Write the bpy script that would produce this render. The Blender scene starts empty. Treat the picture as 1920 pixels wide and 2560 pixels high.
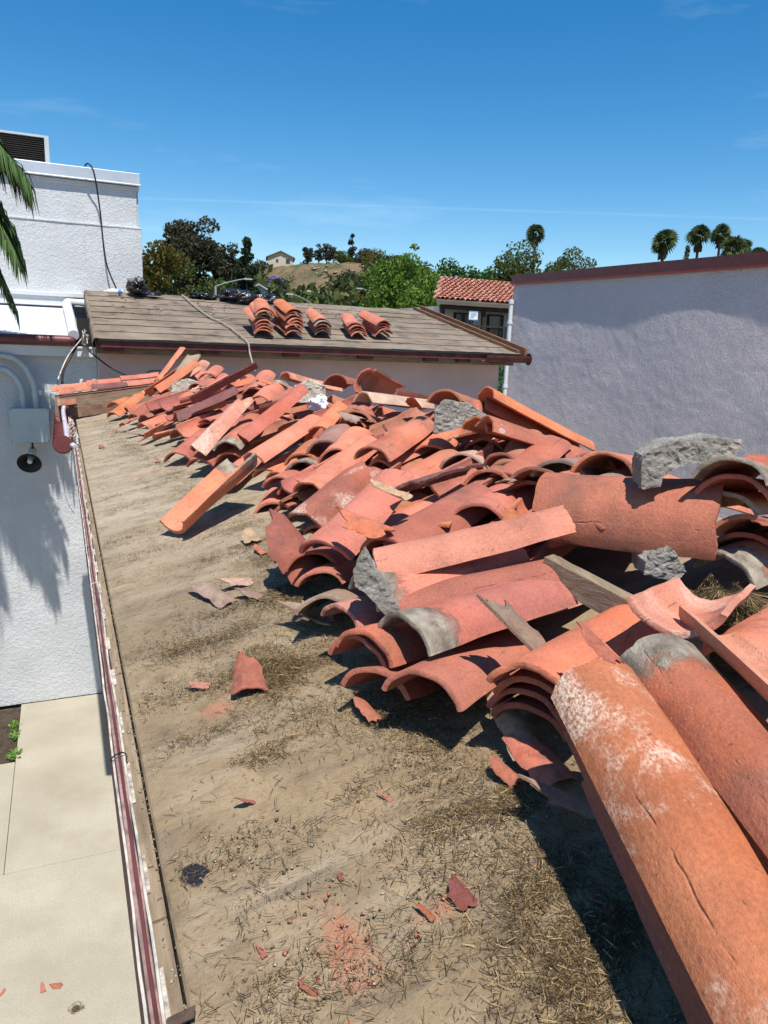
import bpy, bmesh, math, random
import numpy as np
from mathutils import Vector, Matrix, noise as mnoise

scene = bpy.context.scene
COL = scene.collection
R = math.radians

# ---------------------------------------------------------------- camera
YAW, PITCH, ROLL = R(23.6), R(-12.6), 0.039
CAM = Vector((0, 0, 4.7))
_f = Vector((math.sin(YAW) * math.cos(PITCH), math.cos(YAW) * math.cos(PITCH), math.sin(PITCH)))
_r0 = Vector((math.cos(YAW), -math.sin(YAW), 0)); _u0 = _r0.cross(_f)
_r = math.cos(ROLL) * _r0 + math.sin(ROLL) * _u0
_u = -math.sin(ROLL) * _r0 + math.cos(ROLL) * _u0
cd = bpy.data.cameras.new('camera'); cam = bpy.data.objects.new('camera', cd); COL.objects.link(cam)
cd.sensor_fit = 'HORIZONTAL'; cd.sensor_width = 36.0; cd.lens = 36.0 * 1850 / 1920
cd.clip_start = 0.02; cd.clip_end = 3000
cam.matrix_world = Matrix(((_r.x, _u.x, -_f.x, CAM.x), (_r.y, _u.y, -_f.y, CAM.y), (_r.z, _u.z, -_f.z, CAM.z), (0, 0, 0, 1)))
scene.camera = cam

# ---------------------------------------------------------------- sky, sun, exposure
SUNRAY = Vector((0.08, 0.46, -1.0)).normalized()
SUN_EL = math.asin(-SUNRAY.z); SUN_AZ = math.atan2(-SUNRAY.x, -SUNRAY.y)
world = bpy.data.worlds.new('World'); scene.world = world; world.use_nodes = True
wn = world.node_tree.nodes; wl = world.node_tree.links; wn.clear()
sky = wn.new('ShaderNodeTexSky'); sky.sky_type = 'NISHITA'; sky.sun_disc = False
sky.sun_elevation = SUN_EL; sky.sun_rotation = SUN_AZ
sky.altitude = 300; sky.air_density = 1.0; sky.dust_density = 0.25; sky.ozone_density = 1.6
hsv = wn.new('ShaderNodeHueSaturation'); hsv.inputs['Saturation'].default_value = 1.45; hsv.inputs['Hue'].default_value = .497; hsv.inputs['Value'].default_value = 1.12
wl.new(sky.outputs[0], hsv.inputs['Color'])
# faint cirrus, stretched wisps and one old contrail, as part of the sky itself
wtc = wn.new('ShaderNodeTexCoord')
wmap = wn.new('ShaderNodeMapping'); wmap.inputs['Scale'].default_value = (1.2, 2.2, 9.0); wmap.inputs['Rotation'].default_value = (0.12, -0.08, 0.3)
wl.new(wtc.outputs['Generated'], wmap.inputs['Vector'])
wno = wn.new('ShaderNodeTexNoise'); wno.inputs['Scale'].default_value = 1.6; wno.inputs['Detail'].default_value = 7; wno.inputs['Roughness'].default_value = 0.62
wl.new(wmap.outputs[0], wno.inputs['Vector'])
wra = wn.new('ShaderNodeMapRange'); wra.inputs['From Min'].default_value = 0.56; wra.inputs['From Max'].default_value = 0.85; wra.inputs['To Max'].default_value = 0.2
wl.new(wno.outputs['Fac'], wra.inputs['Value'])
# contrail: a thin band along a great circle
_ra = (_f + _r * ((430 - 960) / 1850) - _u * ((498 - 1280) / 1850)).normalized()
_rb = (_f + _r * ((1330 - 960) / 1850) - _u * ((528 - 1280) / 1850)).normalized()
cn = _ra.cross(_rb).normalized()
wd = wn.new('ShaderNodeVectorMath'); wd.operation = 'DOT_PRODUCT'; wd.inputs[1].default_value = cn
wl.new(wtc.outputs['Generated'], wd.inputs[0])
wab = wn.new('ShaderNodeMath'); wab.operation = 'ABSOLUTE'; wl.new(wd.outputs['Value'], wab.inputs[0])
wct = wn.new('ShaderNodeMapRange'); wct.inputs['From Min'].default_value = 0.0; wct.inputs['From Max'].default_value = 0.0022; wct.inputs['To Min'].default_value = 0.12; wct.inputs['To Max'].default_value = 0.0
wl.new(wab.outputs[0], wct.inputs['Value'])
wn2 = wn.new('ShaderNodeTexNoise'); wn2.inputs['Scale'].default_value = 11; wn2.inputs['Detail'].default_value = 6; wl.new(wtc.outputs['Generated'], wn2.inputs['Vector'])
wmu = wn.new('ShaderNodeMath'); wmu.operation = 'MULTIPLY'; wl.new(wct.outputs[0], wmu.inputs[0]); wl.new(wn2.outputs['Fac'], wmu.inputs[1])
wad = wn.new('ShaderNodeMath'); wad.operation = 'ADD'; wl.new(wra.outputs[0], wad.inputs[0]); wl.new(wmu.outputs[0], wad.inputs[1])
wmx = wn.new('ShaderNodeMixRGB'); wmx.inputs['Color2'].default_value = (8.5, 9.5, 10.5, 1)
wl.new(wad.outputs[0], wmx.inputs['Fac']); wl.new(hsv.outputs[0], wmx.inputs['Color1'])
wbg = wn.new('ShaderNodeBackground'); wbg.inputs['Strength'].default_value = 0.102
wl.new(wmx.outputs[0], wbg.inputs['Color'])
wo = wn.new('ShaderNodeOutputWorld'); wl.new(wbg.outputs[0], wo.inputs['Surface'])
sl = bpy.data.lights.new('sun', 'SUN'); sl.energy = 5.0; sl.angle = R(0.53); sl.color = (1.0, 0.955, 0.88)
sun = bpy.data.objects.new('sun', sl); COL.objects.link(sun)
sun.rotation_euler = SUNRAY.to_track_quat('-Z', 'Y').to_euler(); sun.location = (0, 0, 30)
vs = scene.view_settings; vs.view_transform = 'Standard'; vs.look = 'None'; vs.exposure = 0.36; vs.gamma = 1.0; vs.use_curve_mapping = False
scene.render.film_transparent = False
scene.cycles.max_bounces = 6; scene.cycles.use_denoising = True

# ---------------------------------------------------------------- object helpers
def tag(o, label=None, cat=None, group=None, kind=None):
    if label: o['label'] = label
    if cat: o['category'] = cat
    if group: o['group'] = group
    if kind: o['kind'] = kind
    return o
def link(name, me, parent=None):
    o = bpy.data.objects.new(name, me); COL.objects.link(o)
    if parent: o.parent = parent
    return o
def empty(name, loc=(0, 0, 0), label=None, cat=None, group=None):
    o = bpy.data.objects.new(name, None); COL.objects.link(o); o.location = loc; o.empty_display_size = .1
    return tag(o, label, cat, group)
def mesh(name, V, F, mats, smooth=False, mi=None):
    me = bpy.data.meshes.new(name); me.from_pydata([tuple(v) for v in V], [], F)
    for m in (mats if isinstance(mats, (list, tuple)) else [mats]): me.materials.append(m)
    if smooth: me.polygons.foreach_set('use_smooth', [True] * len(me.polygons))
    if mi is not None: me.polygons.foreach_set('material_index', mi)
    me.update(); return me
def fastmesh(name, V, nq, mat, k=4):
    """V: array (nq*k,3): nq separate k-gons"""
    me = bpy.data.meshes.new(name); n = nq
    me.vertices.add(n * k); me.vertices.foreach_set('co', np.asarray(V, dtype=np.float32).ravel())
    me.loops.add(n * k); me.loops.foreach_set('vertex_index', np.arange(n * k, dtype=np.int32))
    me.polygons.add(n); me.polygons.foreach_set('loop_start', np.arange(0, n * k, k, dtype=np.int32))
    me.polygons.foreach_set('loop_total', np.full(n, k, dtype=np.int32))
    me.materials.append(mat); me.update(calc_edges=True); me.validate(); return me
class MB:
    """collects boxes, tubes and polygons for ONE mesh"""
    def __init__(s): s.V = []; s.F = []
    def add(s, V, F):
        b = len(s.V); s.V += [tuple(v) for v in V]; s.F += [tuple(i + b for i in f) for f in F]; return s
    def box(s, x0, x1, y0, y1, z0, z1):
        return s.add([(x0,y0,z0),(x1,y0,z0),(x1,y1,z0),(x0,y1,z0),(x0,y0,z1),(x1,y0,z1),(x1,y1,z1),(x0,y1,z1)],
                     [(0,3,2,1),(4,5,6,7),(0,1,5,4),(1,2,6,5),(2,3,7,6),(3,0,4,7)])
    def hexa(s, P):
        return s.add(P, [(0,3,2,1),(4,5,6,7),(0,1,5,4),(1,2,6,5),(2,3,7,6),(3,0,4,7)])
    def tube(s, pts, r, n=8, caps=True):
        pts = [Vector(p) for p in pts]; rs = r if isinstance(r, (list, tuple)) else [r] * len(pts)
        V = []; up = None
        for i, p in enumerate(pts):
            d = (pts[min(i + 1, len(pts) - 1)] - pts[max(i - 1, 0)]).normalized()
            if up is None:
                up = Vector((0, 0, 1)) if abs(d.z) < .9 else Vector((1, 0, 0))
            a = d.cross(up).normalized(); up = a.cross(d).normalized()
            for k in range(n):
                t = 2 * math.pi * k / n; V.append(p + (a * math.cos(t) + up * math.sin(t)) * rs[i])
        F = []
        for i in range(len(pts) - 1):
            for k in range(n):
                F.append((i*n+k, i*n+(k+1)%n, (i+1)*n+(k+1)%n, (i+1)*n+k))
        if caps: F.append(tuple(range(n))[::-1]); F.append(tuple(range((len(pts)-1)*n, len(pts)*n)))
        return s.add(V, F)
    def build(s, name, mat, parent=None, smooth=False, bevel=0):
        me = mesh(name, s.V, s.F, mat, smooth)
        if smooth: me.set_sharp_from_angle(angle=R(40))
        o = link(name, me, parent)
        if bevel:
            b = o.modifiers.new('bevel', 'BEVEL'); b.width = bevel; b.segments = 2; b.limit_method = 'ANGLE'
        return o
def curve_pts(P, n=8):
    """catmull-rom through P"""
    P = [Vector(p) for p in P]; out = []
    for i in range(len(P) - 1):
        a, b, c, d = P[max(i-1, 0)], P[i], P[i+1], P[min(i+2, len(P)-1)]
        for k in range(n):
            t = k / n
            out.append(.5 * ((2*b) + (c-a)*t + (2*a-5*b+4*c-d)*t*t + (3*b-a-3*c+d)*t**3))
    out.append(P[-1]); return out
def vnoise(x, y, seed=0, oct=4, rough=.5):
    """vectorised value noise, about -1..1"""
    x = np.asarray(x, float); y = np.asarray(y, float); tot = np.zeros_like(x + y); amp = 1; nrm = 0
    for o in range(oct):
        xi = np.floor(x).astype(np.int64); yi = np.floor(y).astype(np.int64); fx = x - xi; fy = y - yi
        fx = fx*fx*(3-2*fx); fy = fy*fy*(3-2*fy)
        def h(i, j):
            n = (i * 374761393 + j * 668265263 + (seed + o*17) * 1442695041) & 0xffffffff
            n = ((n ^ (n >> 13)) * 1274126177) & 0xffffffff
            return ((n ^ (n >> 16)) & 0xffff) / 32767.5 - 1
        v = (h(xi, yi)*(1-fx) + h(xi+1, yi)*fx)*(1-fy) + (h(xi, yi+1)*(1-fx) + h(xi+1, yi+1)*fx)*fy
        tot = tot + amp*v; nrm += amp; amp *= rough; x = x*2.03+7.1; y = y*2.03+3.7
    return tot / nrm
def grid_mesh(name, X, Y, Z, mat, smooth=True):
    ny, nx = X.shape; V = np.stack([X, Y, Z], -1).reshape(-1, 3)
    i = np.arange(ny-1)[:, None]*nx + np.arange(nx-1)[None]; q = np.stack([i, i+1, i+nx+1, i+nx], -1).reshape(-1, 4)
    me = bpy.data.meshes.new(name); me.vertices.add(len(V)); me.vertices.foreach_set('co', V.astype(np.float32).ravel())
    me.loops.add(q.size); me.loops.foreach_set('vertex_index', q.astype(np.int32).ravel())
    me.polygons.add(len(q)); me.polygons.foreach_set('loop_start', np.arange(0, q.size, 4, dtype=np.int32)); me.polygons.foreach_set('loop_total', np.full(len(q), 4, dtype=np.int32))
    me.polygons.foreach_set('use_smooth', np.full(len(q), smooth)); me.materials.append(mat); me.update(calc_edges=True); return me

# ---------------------------------------------------------------- material helpers
class NT:
    def __init__(s, name):
        s.m = bpy.data.materials.new(name); s.m.use_nodes = True; s.t = s.m.node_tree; s.t.nodes.clear()
        s.out = s.t.nodes.new('ShaderNodeOutputMaterial'); s.b = s.t.nodes.new('ShaderNodeBsdfPrincipled')
        s.t.links.new(s.b.outputs[0], s.out.inputs[0]); s.b.inputs['Roughness'].default_value = .85
        s.b.inputs['Specular IOR Level'].default_value = .25
    def n(s, typ, **kw):
        nd = s.t.nodes.new('ShaderNode' + typ)
        for k, v in kw.items():
            if k.startswith('_'): setattr(nd, k[1:], v)
            else: s.set(nd.inputs[int(k[1:])] if k[0] == 'i' and k[1:].isdigit() else nd.inputs[k.replace('__', ' ')], v)
        return nd
    def set(s, inp, v):
        if hasattr(v, 'is_output'): s.t.links.new(v, inp)
        else:
            if isinstance(v, tuple) and len(v) == 3 and inp.type == 'RGBA': v = (*v, 1)
            if isinstance(v, (int, float)) and inp.type in ('RGBA', 'VECTOR'): v = (v,)*(4 if inp.type == 'RGBA' else 3)
            inp.default_value = v
    def coord(s, kind='Object', scale=(1, 1, 1), rnd=False):
        tc = s.n('TexCoord').outputs[kind]
        v = s.n('Mapping', Vector=tc, Scale=scale).outputs[0]
        if rnd:
            oi = s.n('ObjectInfo').outputs['Random']
            m = s.n('Math', _operation='MULTIPLY', i0=oi, i1=53.0).outputs[0]
            v = s.n('VectorMath', _operation='ADD', i0=v, i1=m).outputs[0]
        return v
    def noise(s, vec, scale, detail=4, rough=.55, dist=0):
        return s.n('TexNoise', Vector=vec, Scale=float(scale), Detail=float(detail), Roughness=rough, Distortion=float(dist)).outputs['Fac']
    def rng(s, v, a, b, c=0., d=1.):
        return s.n('MapRange', Value=v, From__Min=a, From__Max=b, To__Min=c, To__Max=d).outputs[0]
    def mix(s, f, a, b, mode='MIX'):
        nd = s.t.nodes.new('ShaderNodeMixRGB'); nd.blend_type = mode
        s.set(nd.inputs[0], f); s.set(nd.inputs[1], a); s.set(nd.inputs[2], b); return nd.outputs[0]
    def math(s, op, a, b=0.): return s.n('Math', _operation=op, i0=a, i1=b).outputs[0]
    def bump(s, h, strength=.3, dist=.01, nrm=None):
        kw = dict(Height=h, Strength=strength, Distance=dist)
        if nrm is not None: kw['Normal'] = nrm
        return s.n('Bump', **kw).outputs[0]
    def done(s, color=None, rough=None, normal=None, **kw):
        if color is not None: s.set(s.b.inputs['Base Color'], color)
        if rough is not None: s.set(s.b.inputs['Roughness'], rough)
        if normal is not None: s.set(s.b.inputs['Normal'], normal)
        for k, v in kw.items(): s.set(s.b.inputs[k.replace('__', ' ')], v)
        return s.m
def plain(name, col, rough=.8, var=.15, scale=8, bump=.1, bscale=60, metal=0., spec=.25, kind='Object'):
    t = NT(name); v = t.coord(kind); n1 = t.noise(v, scale, 5)
    c = t.mix(t.rng(n1, .3, .7), tuple(x*(1-var) for x in col), tuple(min(1, x*(1+var)) for x in col))
    return t.done(c, rough, t.bump(t.noise(v, bscale, 4), bump, .01), Metallic=metal, Specular__IOR__Level=spec)
def stucco(name, col, bscale=28, bstr=.5, dirt=.12, bd=.012, grain=90):
    t = NT(name); v = t.coord(); n1 = t.noise(v, 1.3, 6, .6)
    c = t.mix(t.rng(n1, .38, .75, 0, dirt*3), col, tuple(x*.72 for x in col))
    vs_ = t.n('Mapping', Vector=v, Scale=(9., 9., .7)).outputs[0]
    c = t.mix(t.rng(t.noise(vs_, 1., 5), .58, .8, 0, dirt*1.6), c, tuple(x*f for x, f in zip(col, (.62, .6, .56))))
    h = t.math('ADD', t.noise(v, bscale, 6, .6, .6), t.math('MULTIPLY', t.noise(v, grain, 3), .35))
    return t.done(c, .9, t.bump(h, bstr, bd), Specular__IOR__Level=.15)

# clay tile: base colour per object, chalk amount in the object colour's alpha
def clay(name, mortar=False, tar=False, lichen=False):
    t = NT(name); v = t.coord(rnd=True); oi = t.n('ObjectInfo'); base = oi.outputs['Color']; al = oi.outputs['Alpha']
    n1 = t.noise(v, 7, 6, .6)
    c = t.mix(1.0, base, t.mix(t.rng(n1, .3, .72), (.74, .72, .72), (1.16, 1.13, 1.1)), 'MULTIPLY')
    c = t.mix(t.rng(t.noise(v, 3.2, 3), .52, .68, 0, .55), c, t.mix(1.0, c, (1.08, .82, .62), 'MULTIPLY'))
    # streaks along the tile from the moulding board
    st = t.noise(t.n('Mapping', Vector=v, Scale=(70., 2.2, 70.)).outputs[0], 1., 5, .6)
    c = t.mix(t.rng(st, .55, .75, 0, .3), c, t.mix(1.0, c, (.72, .7, .68), 'MULTIPLY'))
    # chalky bloom
    n2 = t.noise(v, 5.5, 9, .68, .6)
    th = t.math('SUBTRACT', .77, t.math('MULTIPLY', al, .34))
    m2 = t.rng(t.math('SUBTRACT', n2, th), 0., .13, 0., .82)
    m2 = t.math('MULTIPLY', m2, t.rng(t.noise(v, 95, 3), .3, .55, .35, 1))
    gr = t.noise(v, 190, 4, .7)
    m2 = t.math('MULTIPLY', m2, t.rng(gr, .38, .56, .15, 1.1))
    c = t.mix(m2, c, (.72, .57, .46))
    c = t.mix(1.0, c, t.mix(t.rng(gr, .3, .7), (.8, .78, .76), (1.15, 1.15, 1.14)), 'MULTIPLY')
    # soot and dirt
    n3 = t.noise(t.n('VectorMath', _operation='ADD', i0=v, i1=(9., 4., 2.)).outputs[0], 4.2, 7, .7)
    c = t.mix(t.rng(n3, .53, .76, 0, .75), c, (.095, .075, .06))
    # pits and specks
    c = t.mix(t.rng(t.noise(v, 130, 2), .68, .74, 0, .4), c, (.5, .36, .3))
    c = t.mix(t.rng(t.noise(v, 85, 2), .7, .74, 0, .55), c, (.07, .045, .04))
    # hand-moulded creases near both long edges
    uv = t.n('TexCoord').outputs['UV']; sx = t.n('SeparateXYZ', Vector=uv)
    wob = t.noise(t.n('Mapping', Vector=v, Scale=(3., 9., 3.)).outputs[0], 1., 3)
    ed = t.math('ABSOLUTE', t.math('SUBTRACT', t.math('ABSOLUTE', t.math('SUBTRACT', sx.outputs['Y'], .5)), t.math('ADD', .24, t.math('MULTIPLY', t.math('SUBTRACT', wob, .5), .16))))
    br = t.rng(t.noise(t.n('Mapping', Vector=v, Scale=(4., 14., 4.)).outputs[0], 1., 4), .53, .6)
    crease = t.math('MULTIPLY', t.rng(ed, .0, .012, 1., 0.), br)
    c = t.mix(t.math('MULTIPLY', crease, .28), c, (.12, .05, .04))
    h = t.math('ADD', t.math('MULTIPLY', t.noise(v, 55, 8, .75), .9), t.math('ADD', t.math('MULTIPLY', gr, .4), t.math('MULTIPLY', st, .3)))
    h = t.math('SUBTRACT', h, t.math('MULTIPLY', crease, .6))
    rough = .82
    if lichen:
        vo = t.n('TexVoronoi', Vector=v, Scale=34.); d = vo.outputs['Distance']; cc = t.n('SeparateColor', Color=vo.outputs['Color']).outputs[0]
        side = t.rng(t.noise(v, 6, 3), .46, .56)
        spot = t.math('MULTIPLY', t.math('LESS_THAN', d, t.rng(cc, .4, 1., .0, .5)), side)
        ring = t.math('MULTIPLY', t.rng(d, .15, .38, .35, 1.), spot)
        c = t.mix(ring, c, (.47, .47, .43))
    if mortar:
        e = t.math('ADD', sx.outputs['X'], t.math('MULTIPLY', t.math('SUBTRACT', t.noise(v, 16, 8, .72), .5), .46))
        m = t.rng(e, .11, .18, 1., 0.)
        mc = t.mix(t.rng(t.noise(v, 22, 5), .35, .65), (.16, .13, .1), (.4, .345, .27))
        c = t.mix(m, c, mc); h = t.math('ADD', h, t.math('MULTIPLY', m, t.math('ADD', .5, t.noise(v, 70, 5, .7))))
    if tar:
        e = t.math('ADD', sx.outputs['X'], t.math('MULTIPLY', t.math('SUBTRACT', t.noise(v, 16, 4), .5), .3))
        m = t.math('MULTIPLY', t.rng(e, .86, .9), t.rng(t.math('ABSOLUTE', t.math('SUBTRACT', sx.outputs['Y'], .55)), .1, .16, 1., 0.))
        c = t.mix(m, c, (.015, .015, .018))
    return t.done(c, rough, t.bump(h, .8, .006), Specular__IOR__Level=.16)
CLAY = {'w': clay('clay_tile'), 'm': clay('clay_tile_mortared', mortar=True), 't': clay('clay_tile_tarred', tar=True), 'li': clay('clay_tile_lichen', lichen=True)}
def fract():
    t = NT('fractured_clay'); v = t.coord(rnd=True); base = t.n('ObjectInfo').outputs['Color']
    n = t.noise(v, 60, 6, .7)
    c = t.mix(1.0, base, t.mix(t.rng(n, .3, .7), (.55, .42, .4), (1.1, .95, .85)), 'MULTIPLY')
    return t.done(c, .95, t.bump(n, 1.0, .012))
FRACT = fract()
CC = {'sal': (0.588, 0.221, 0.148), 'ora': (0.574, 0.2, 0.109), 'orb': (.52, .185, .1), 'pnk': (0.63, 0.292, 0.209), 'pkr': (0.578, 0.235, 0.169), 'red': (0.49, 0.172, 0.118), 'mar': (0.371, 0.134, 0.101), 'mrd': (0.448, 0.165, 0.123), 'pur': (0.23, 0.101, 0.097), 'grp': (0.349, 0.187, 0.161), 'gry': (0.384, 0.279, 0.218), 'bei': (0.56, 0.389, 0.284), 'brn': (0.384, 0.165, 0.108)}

WHITE = stucco('white_stucco', (.62, .63, .635), 26, .7, .25, .02, 70)
WHITE_S = plain('white_painted_metal', (.62, .63, .64), .5, .05, 5, .05)
MEMBRANE = stucco('white_roof_membrane', (.56, .59, .64), 9, .3, .1)
SHADEWALL = stucco('pinkish_stucco', (.62, .46, .43), 14, .25, .25)
MAROON = plain('maroon_paint', (.14, .038, .036), .45, .2, 12, .08, 80, spec=.4)
MAROON_D = plain('maroon_paint_dull', (.11, .035, .034), .7, .3, 9, .2, 60)
WIRE_B = plain('black_cable', (.02, .02, .022), .5, .2, 9, 0)
WIRE_W = plain('white_cable', (.5, .45, .39), .7, .45, 22, .2)
WIRE_P = plain('pink_painted_cable', (.3, .19, .17), .7, .5, 26, .2)
GREYBOX = plain('grey_painted_steel', (.47, .51, .5), .5, .05, 6, .05)
BLACKM = plain('black_metal', (.025, .024, .024), .5, .3, 6, .1)
MORTAR = (lambda t: (lambda v: t.done(t.mix(t.rng(t.noise(v, 16, 6), .3, .7), (.3, .275, .24), (.6, .56, .49)), .95, t.bump(t.n('Math', _operation='ADD', i0=t.noise(v, 45, 8, .75), i1=t.math('MULTIPLY', t.noise(v, 12, 4), .8)).outputs[0], 1.0, .03)))(t.coord()))(NT('grey_mortar'))
def wood(name, a, b, axis=(1, 14, 14), bs=.5):
    t = NT(name); v = t.coord(); g = t.noise(t.n('Mapping', Vector=v, Scale=axis).outputs[0], 6., 6, .65, .4)
    c = t.mix(t.rng(g, .3, .7), a, b); c = t.mix(t.rng(t.noise(v, 5, 5), .5, .75, 0, .6), c, tuple(x*.45 for x in a))
    return t.done(c, .88, t.bump(g, bs, .008))
WOOD = wood('weathered_wood', (.16, .115, .075), (.34, .26, .175), (12, 1, 12))
WOODX = wood('weathered_wood_crosswise', (.15, .105, .07), (.34, .25, .17), (1, 12, 12))

# ================================================================ THE SETTING
# ---- ground sheet and courtyard slabs
GROUNDM = plain('dry_ground', (.2, .165, .11), .95, .3, .15, .2, 3)
gm = mesh('ground', [(-900, -300, -.06), (1500, -300, -.06), (1500, 1500, -.06), (-900, 1500, -.06)], [(0, 1, 2, 3)], GROUNDM)
tag(link('ground', gm), kind='structure')
def concrete():
    t = NT('courtyard_concrete'); v = t.coord()
    c = t.mix(t.rng(t.noise(v, 1.1, 6, .6), .3, .7), (.33, .295, .225), (.44, .4, .32))
    c = t.mix(t.rng(t.noise(v, 75, 4, .7), .45, .68, 0, .55), c, (.22, .195, .15))
    c = t.mix(t.rng(t.noise(v, 2.3, 7, .7), .5, .7, 0, .4), c, (.3, .26, .19))
    c = t.mix(t.rng(t.noise(v, 5, 6, .7), .62, .8, 0, .35), c, (.28, .25, .19))
    return t.done(c, .9, t.bump(t.noise(v, 140, 4), .25, .006))
CONC = concrete()
bounce_paving = MB().box(3.3, 8.98, -6, 40, -.05, -.004).build('bounce_paving', CONC); tag(bounce_paving, kind='structure')  # unseen pale paving added to bounce sunlight onto the stucco and gable walls
court = empty('courtyard'); tag(court, kind='structure')
for (x0, x1, y0, y1) in [(-.7, 3.29, 6.51, 9.88), (-9, -.704, 6.51, 8.44), (-9, 3.29, 2.9, 6.505), (-9, 3.29, -6, 2.895)]:
    MB().box(x0, x1, y0, y1, -.05, 0.0).build('slab', CONC, court, bevel=.004)
SOIL = plain('dark_soil', (.06, .042, .03), .95, .4, 12, .8, 40)
xs, ys = np.meshgrid(np.linspace(-9, -.712, 160), np.linspace(8.445, 9.89, 40))
bed = link('planting_bed', grid_mesh('planting_bed', xs, ys, -.035 + .03*vnoise(xs*6, ys*6, 3, 5), SOIL)); tag(bed, kind='structure')

# ---- white stepped building at the left
wb = empty('white_building', (-2.5, 9.9, 0), 'white stucco building with stepped upper block and metal coping at left', 'building')
P = wb
def part(mb, name, mat, parent=wb, smooth=False, bevel=0):
    o = mb.build(name, mat, None, smooth, bevel); o.parent = parent
    o.matrix_parent_inverse = Matrix.Translation(parent.location).inverted(); return o
def wallgrid(name, mat, x0, x1, z0, z1, y, amp, st=.05, seed=1, parent=None):
    xs, zs = np.meshgrid(np.arange(x0, x1 + st/2, st), np.arange(z0, z1 + st/2, st))
    xs = xs.clip(x0, x1); zs = zs.clip(z0, z1)
    ys = y + amp*vnoise(xs*1.6, zs*1.6, seed, 4)
    o = link(name, grid_mesh(name, xs, ys, zs, mat), None); o.parent = parent
    o.matrix_parent_inverse = Matrix.Translation(parent.location).inverted(); return o
wallgrid('wall', WHITE, -7, .415, 0, 4.5, 9.9, .012, .05, 1, wb)
part(MB().box(-7, .41, 9.93, 11.6, 0, 4.45), 'wall_core', WHITE)
wallgrid('upper_wall', WHITE, -7, 1.125, 6.2, 6.74, 11.70, .008, .05, 2, wb)
wallgrid('upper_wall', WHITE, -7, 1.155, 5.0, 6.205, 11.665, .008, .05, 5, wb)
part(MB().box(-7, 1.155, 11.70, 20, 4.4, 6.19), 'upper_core', WHITE)
part(MB().box(-7, 1.125, 11.73, 20, 6.19, 6.78), 'upper_core', WHITE)
part(MB().box(-7, 1.135, 11.68, 11.72, 6.7, 6.76).box(-7, 1.16, 11.655, 11.72, 6.19, 6.215), 'band_course', WHITE, bevel=.006)
part(MB().box(-7, 1.15, 11.64, 12.1, 6.78, 6.93).box(-7, 1.165, 11.625, 11.66, 6.765, 6.785), 'metal_coping', plain('galvanised_coping', (.55, .57, .6), .4, .08, 4, .03, metal=.4, spec=.5), bevel=.004)
part(MB().box(-7, .36, 11.56, 11.68, 5.2, 5.26).box(-7, .35, 11.59, 11.68, 5.09, 5.2).box(-7, .365, 11.555, 11.68, 5.075, 5.095), 'base_moulding', WHITE_S, bevel=.006)
# membrane covered sloping roof with rounded kerb and maroon gutter
part(MB().hexa([(-7, 9.8, 4.5), (.14, 9.8, 4.5), (.14, 11.66, 4.98), (-7, 11.66, 4.98), (-7, 9.8, 4.62), (.14, 9.8, 4.62), (.14, 11.66, 5.07), (-7, 11.66, 5.07)]), 'membrane_roof', MEMBRANE)
part(MB().tube(curve_pts([(.36, 11.6, 5.13), (.2, 11.6, 5.13), (.12, 11.5, 5.11), (.13, 10.9, 4.97), (.145, 10.3, 4.83), (.155, 9.78, 4.69)], 6), .062, 12), 'kerb_roll', WHITE_S, smooth=True)
def half_round(mb, p0, p1, r, t=.004, n=10, a0=math.pi, a1=2*math.pi):
    p0 = Vector(p0); p1 = Vector(p1); d = (p1 - p0).normalized(); s = d.cross(Vector((0, 0, 1))).normalized(); u = s.cross(d)
    V = []; m = n + 1
    for p in (p0, p1):
        for rr in (r, r - t):
            for k in range(m):
                a = a0 + (a1 - a0) * k / n; V.append(p + (s * math.cos(a) + u * math.sin(a)) * rr)
    F = []
    for k in range(n):
        F += [(k, k+1, 2*m+k+1, 2*m+k), (m+k+1, m+k, 3*m+k, 3*m+k+1), (k+1, k, m+k, m+k+1), (2*m+k, 2*m+k+1, 3*m+k+1, 3*m+k)]
    F += [(0, 2*m, 3*m, m), (n, m+n, 3*m+n, 2*m+n)]
    return mb.add(V, F)
mg = MB(); mg.tube([(-7, 9.73, 4.625), (.1, 9.73, 4.625)], .06, 12); mg.tube([(.1, 9.73, 4.625), (.13, 9.73, 4.63), (.14, 9.74, 4.65)], [.06, .06, .045], 12)
part(mg, 'maroon_gutter', MAROON, smooth=True)
part(MB().box(-7, .39, 9.78, 9.895, 4.44, 4.55).box(-7, .40, 9.765, 9.8, 4.535, 4.56), 'fascia_gutter', WHITE_S, bevel=.004)
part(MB().box(.2, .34, 9.95, 11.5, 4.5, 4.9), 'gap_shade_fill', BLACKM)  # black block standing in for the shade in the gap between the roofs

# ---- air conditioning unit on the white roof
hv = empty('rooftop_air_conditioner', (-1.5, 13.5, 6.9), 'black louvred air conditioning unit on top of the white building', 'air conditioner')
part(MB().box(-3, -.02, 13.0, 14.6, 6.93, 7.52), 'casing', BLACKM, hv)
for k in range(19):
    z = 6.96 + k * .029
    part(MB().hexa([(-3, 12.965, z), (-.06, 12.965, z), (-.06, 12.995, z+.012), (-3, 12.995, z+.012), (-3, 12.965, z+.004), (-.06, 12.965, z+.004), (-.06, 12.995, z+.016), (-3, 12.995, z+.016)]), 'louvre', plain('louvre_brown', (.05, .04, .035), .6) if k == 0 else bpy.data.materials['louvre_brown'], hv)
part(MB().box(-3, .0, 12.95, 14.6, 7.52, 7.55).box(-.06, .0, 12.95, 13.0, 6.93, 7.52), 'frame', GREYBOX, hv)
vc = empty('roof_vent', (.17, 13.0, 6.9), 'small round metal vent cap beside the air conditioning unit', 'vent')
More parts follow.
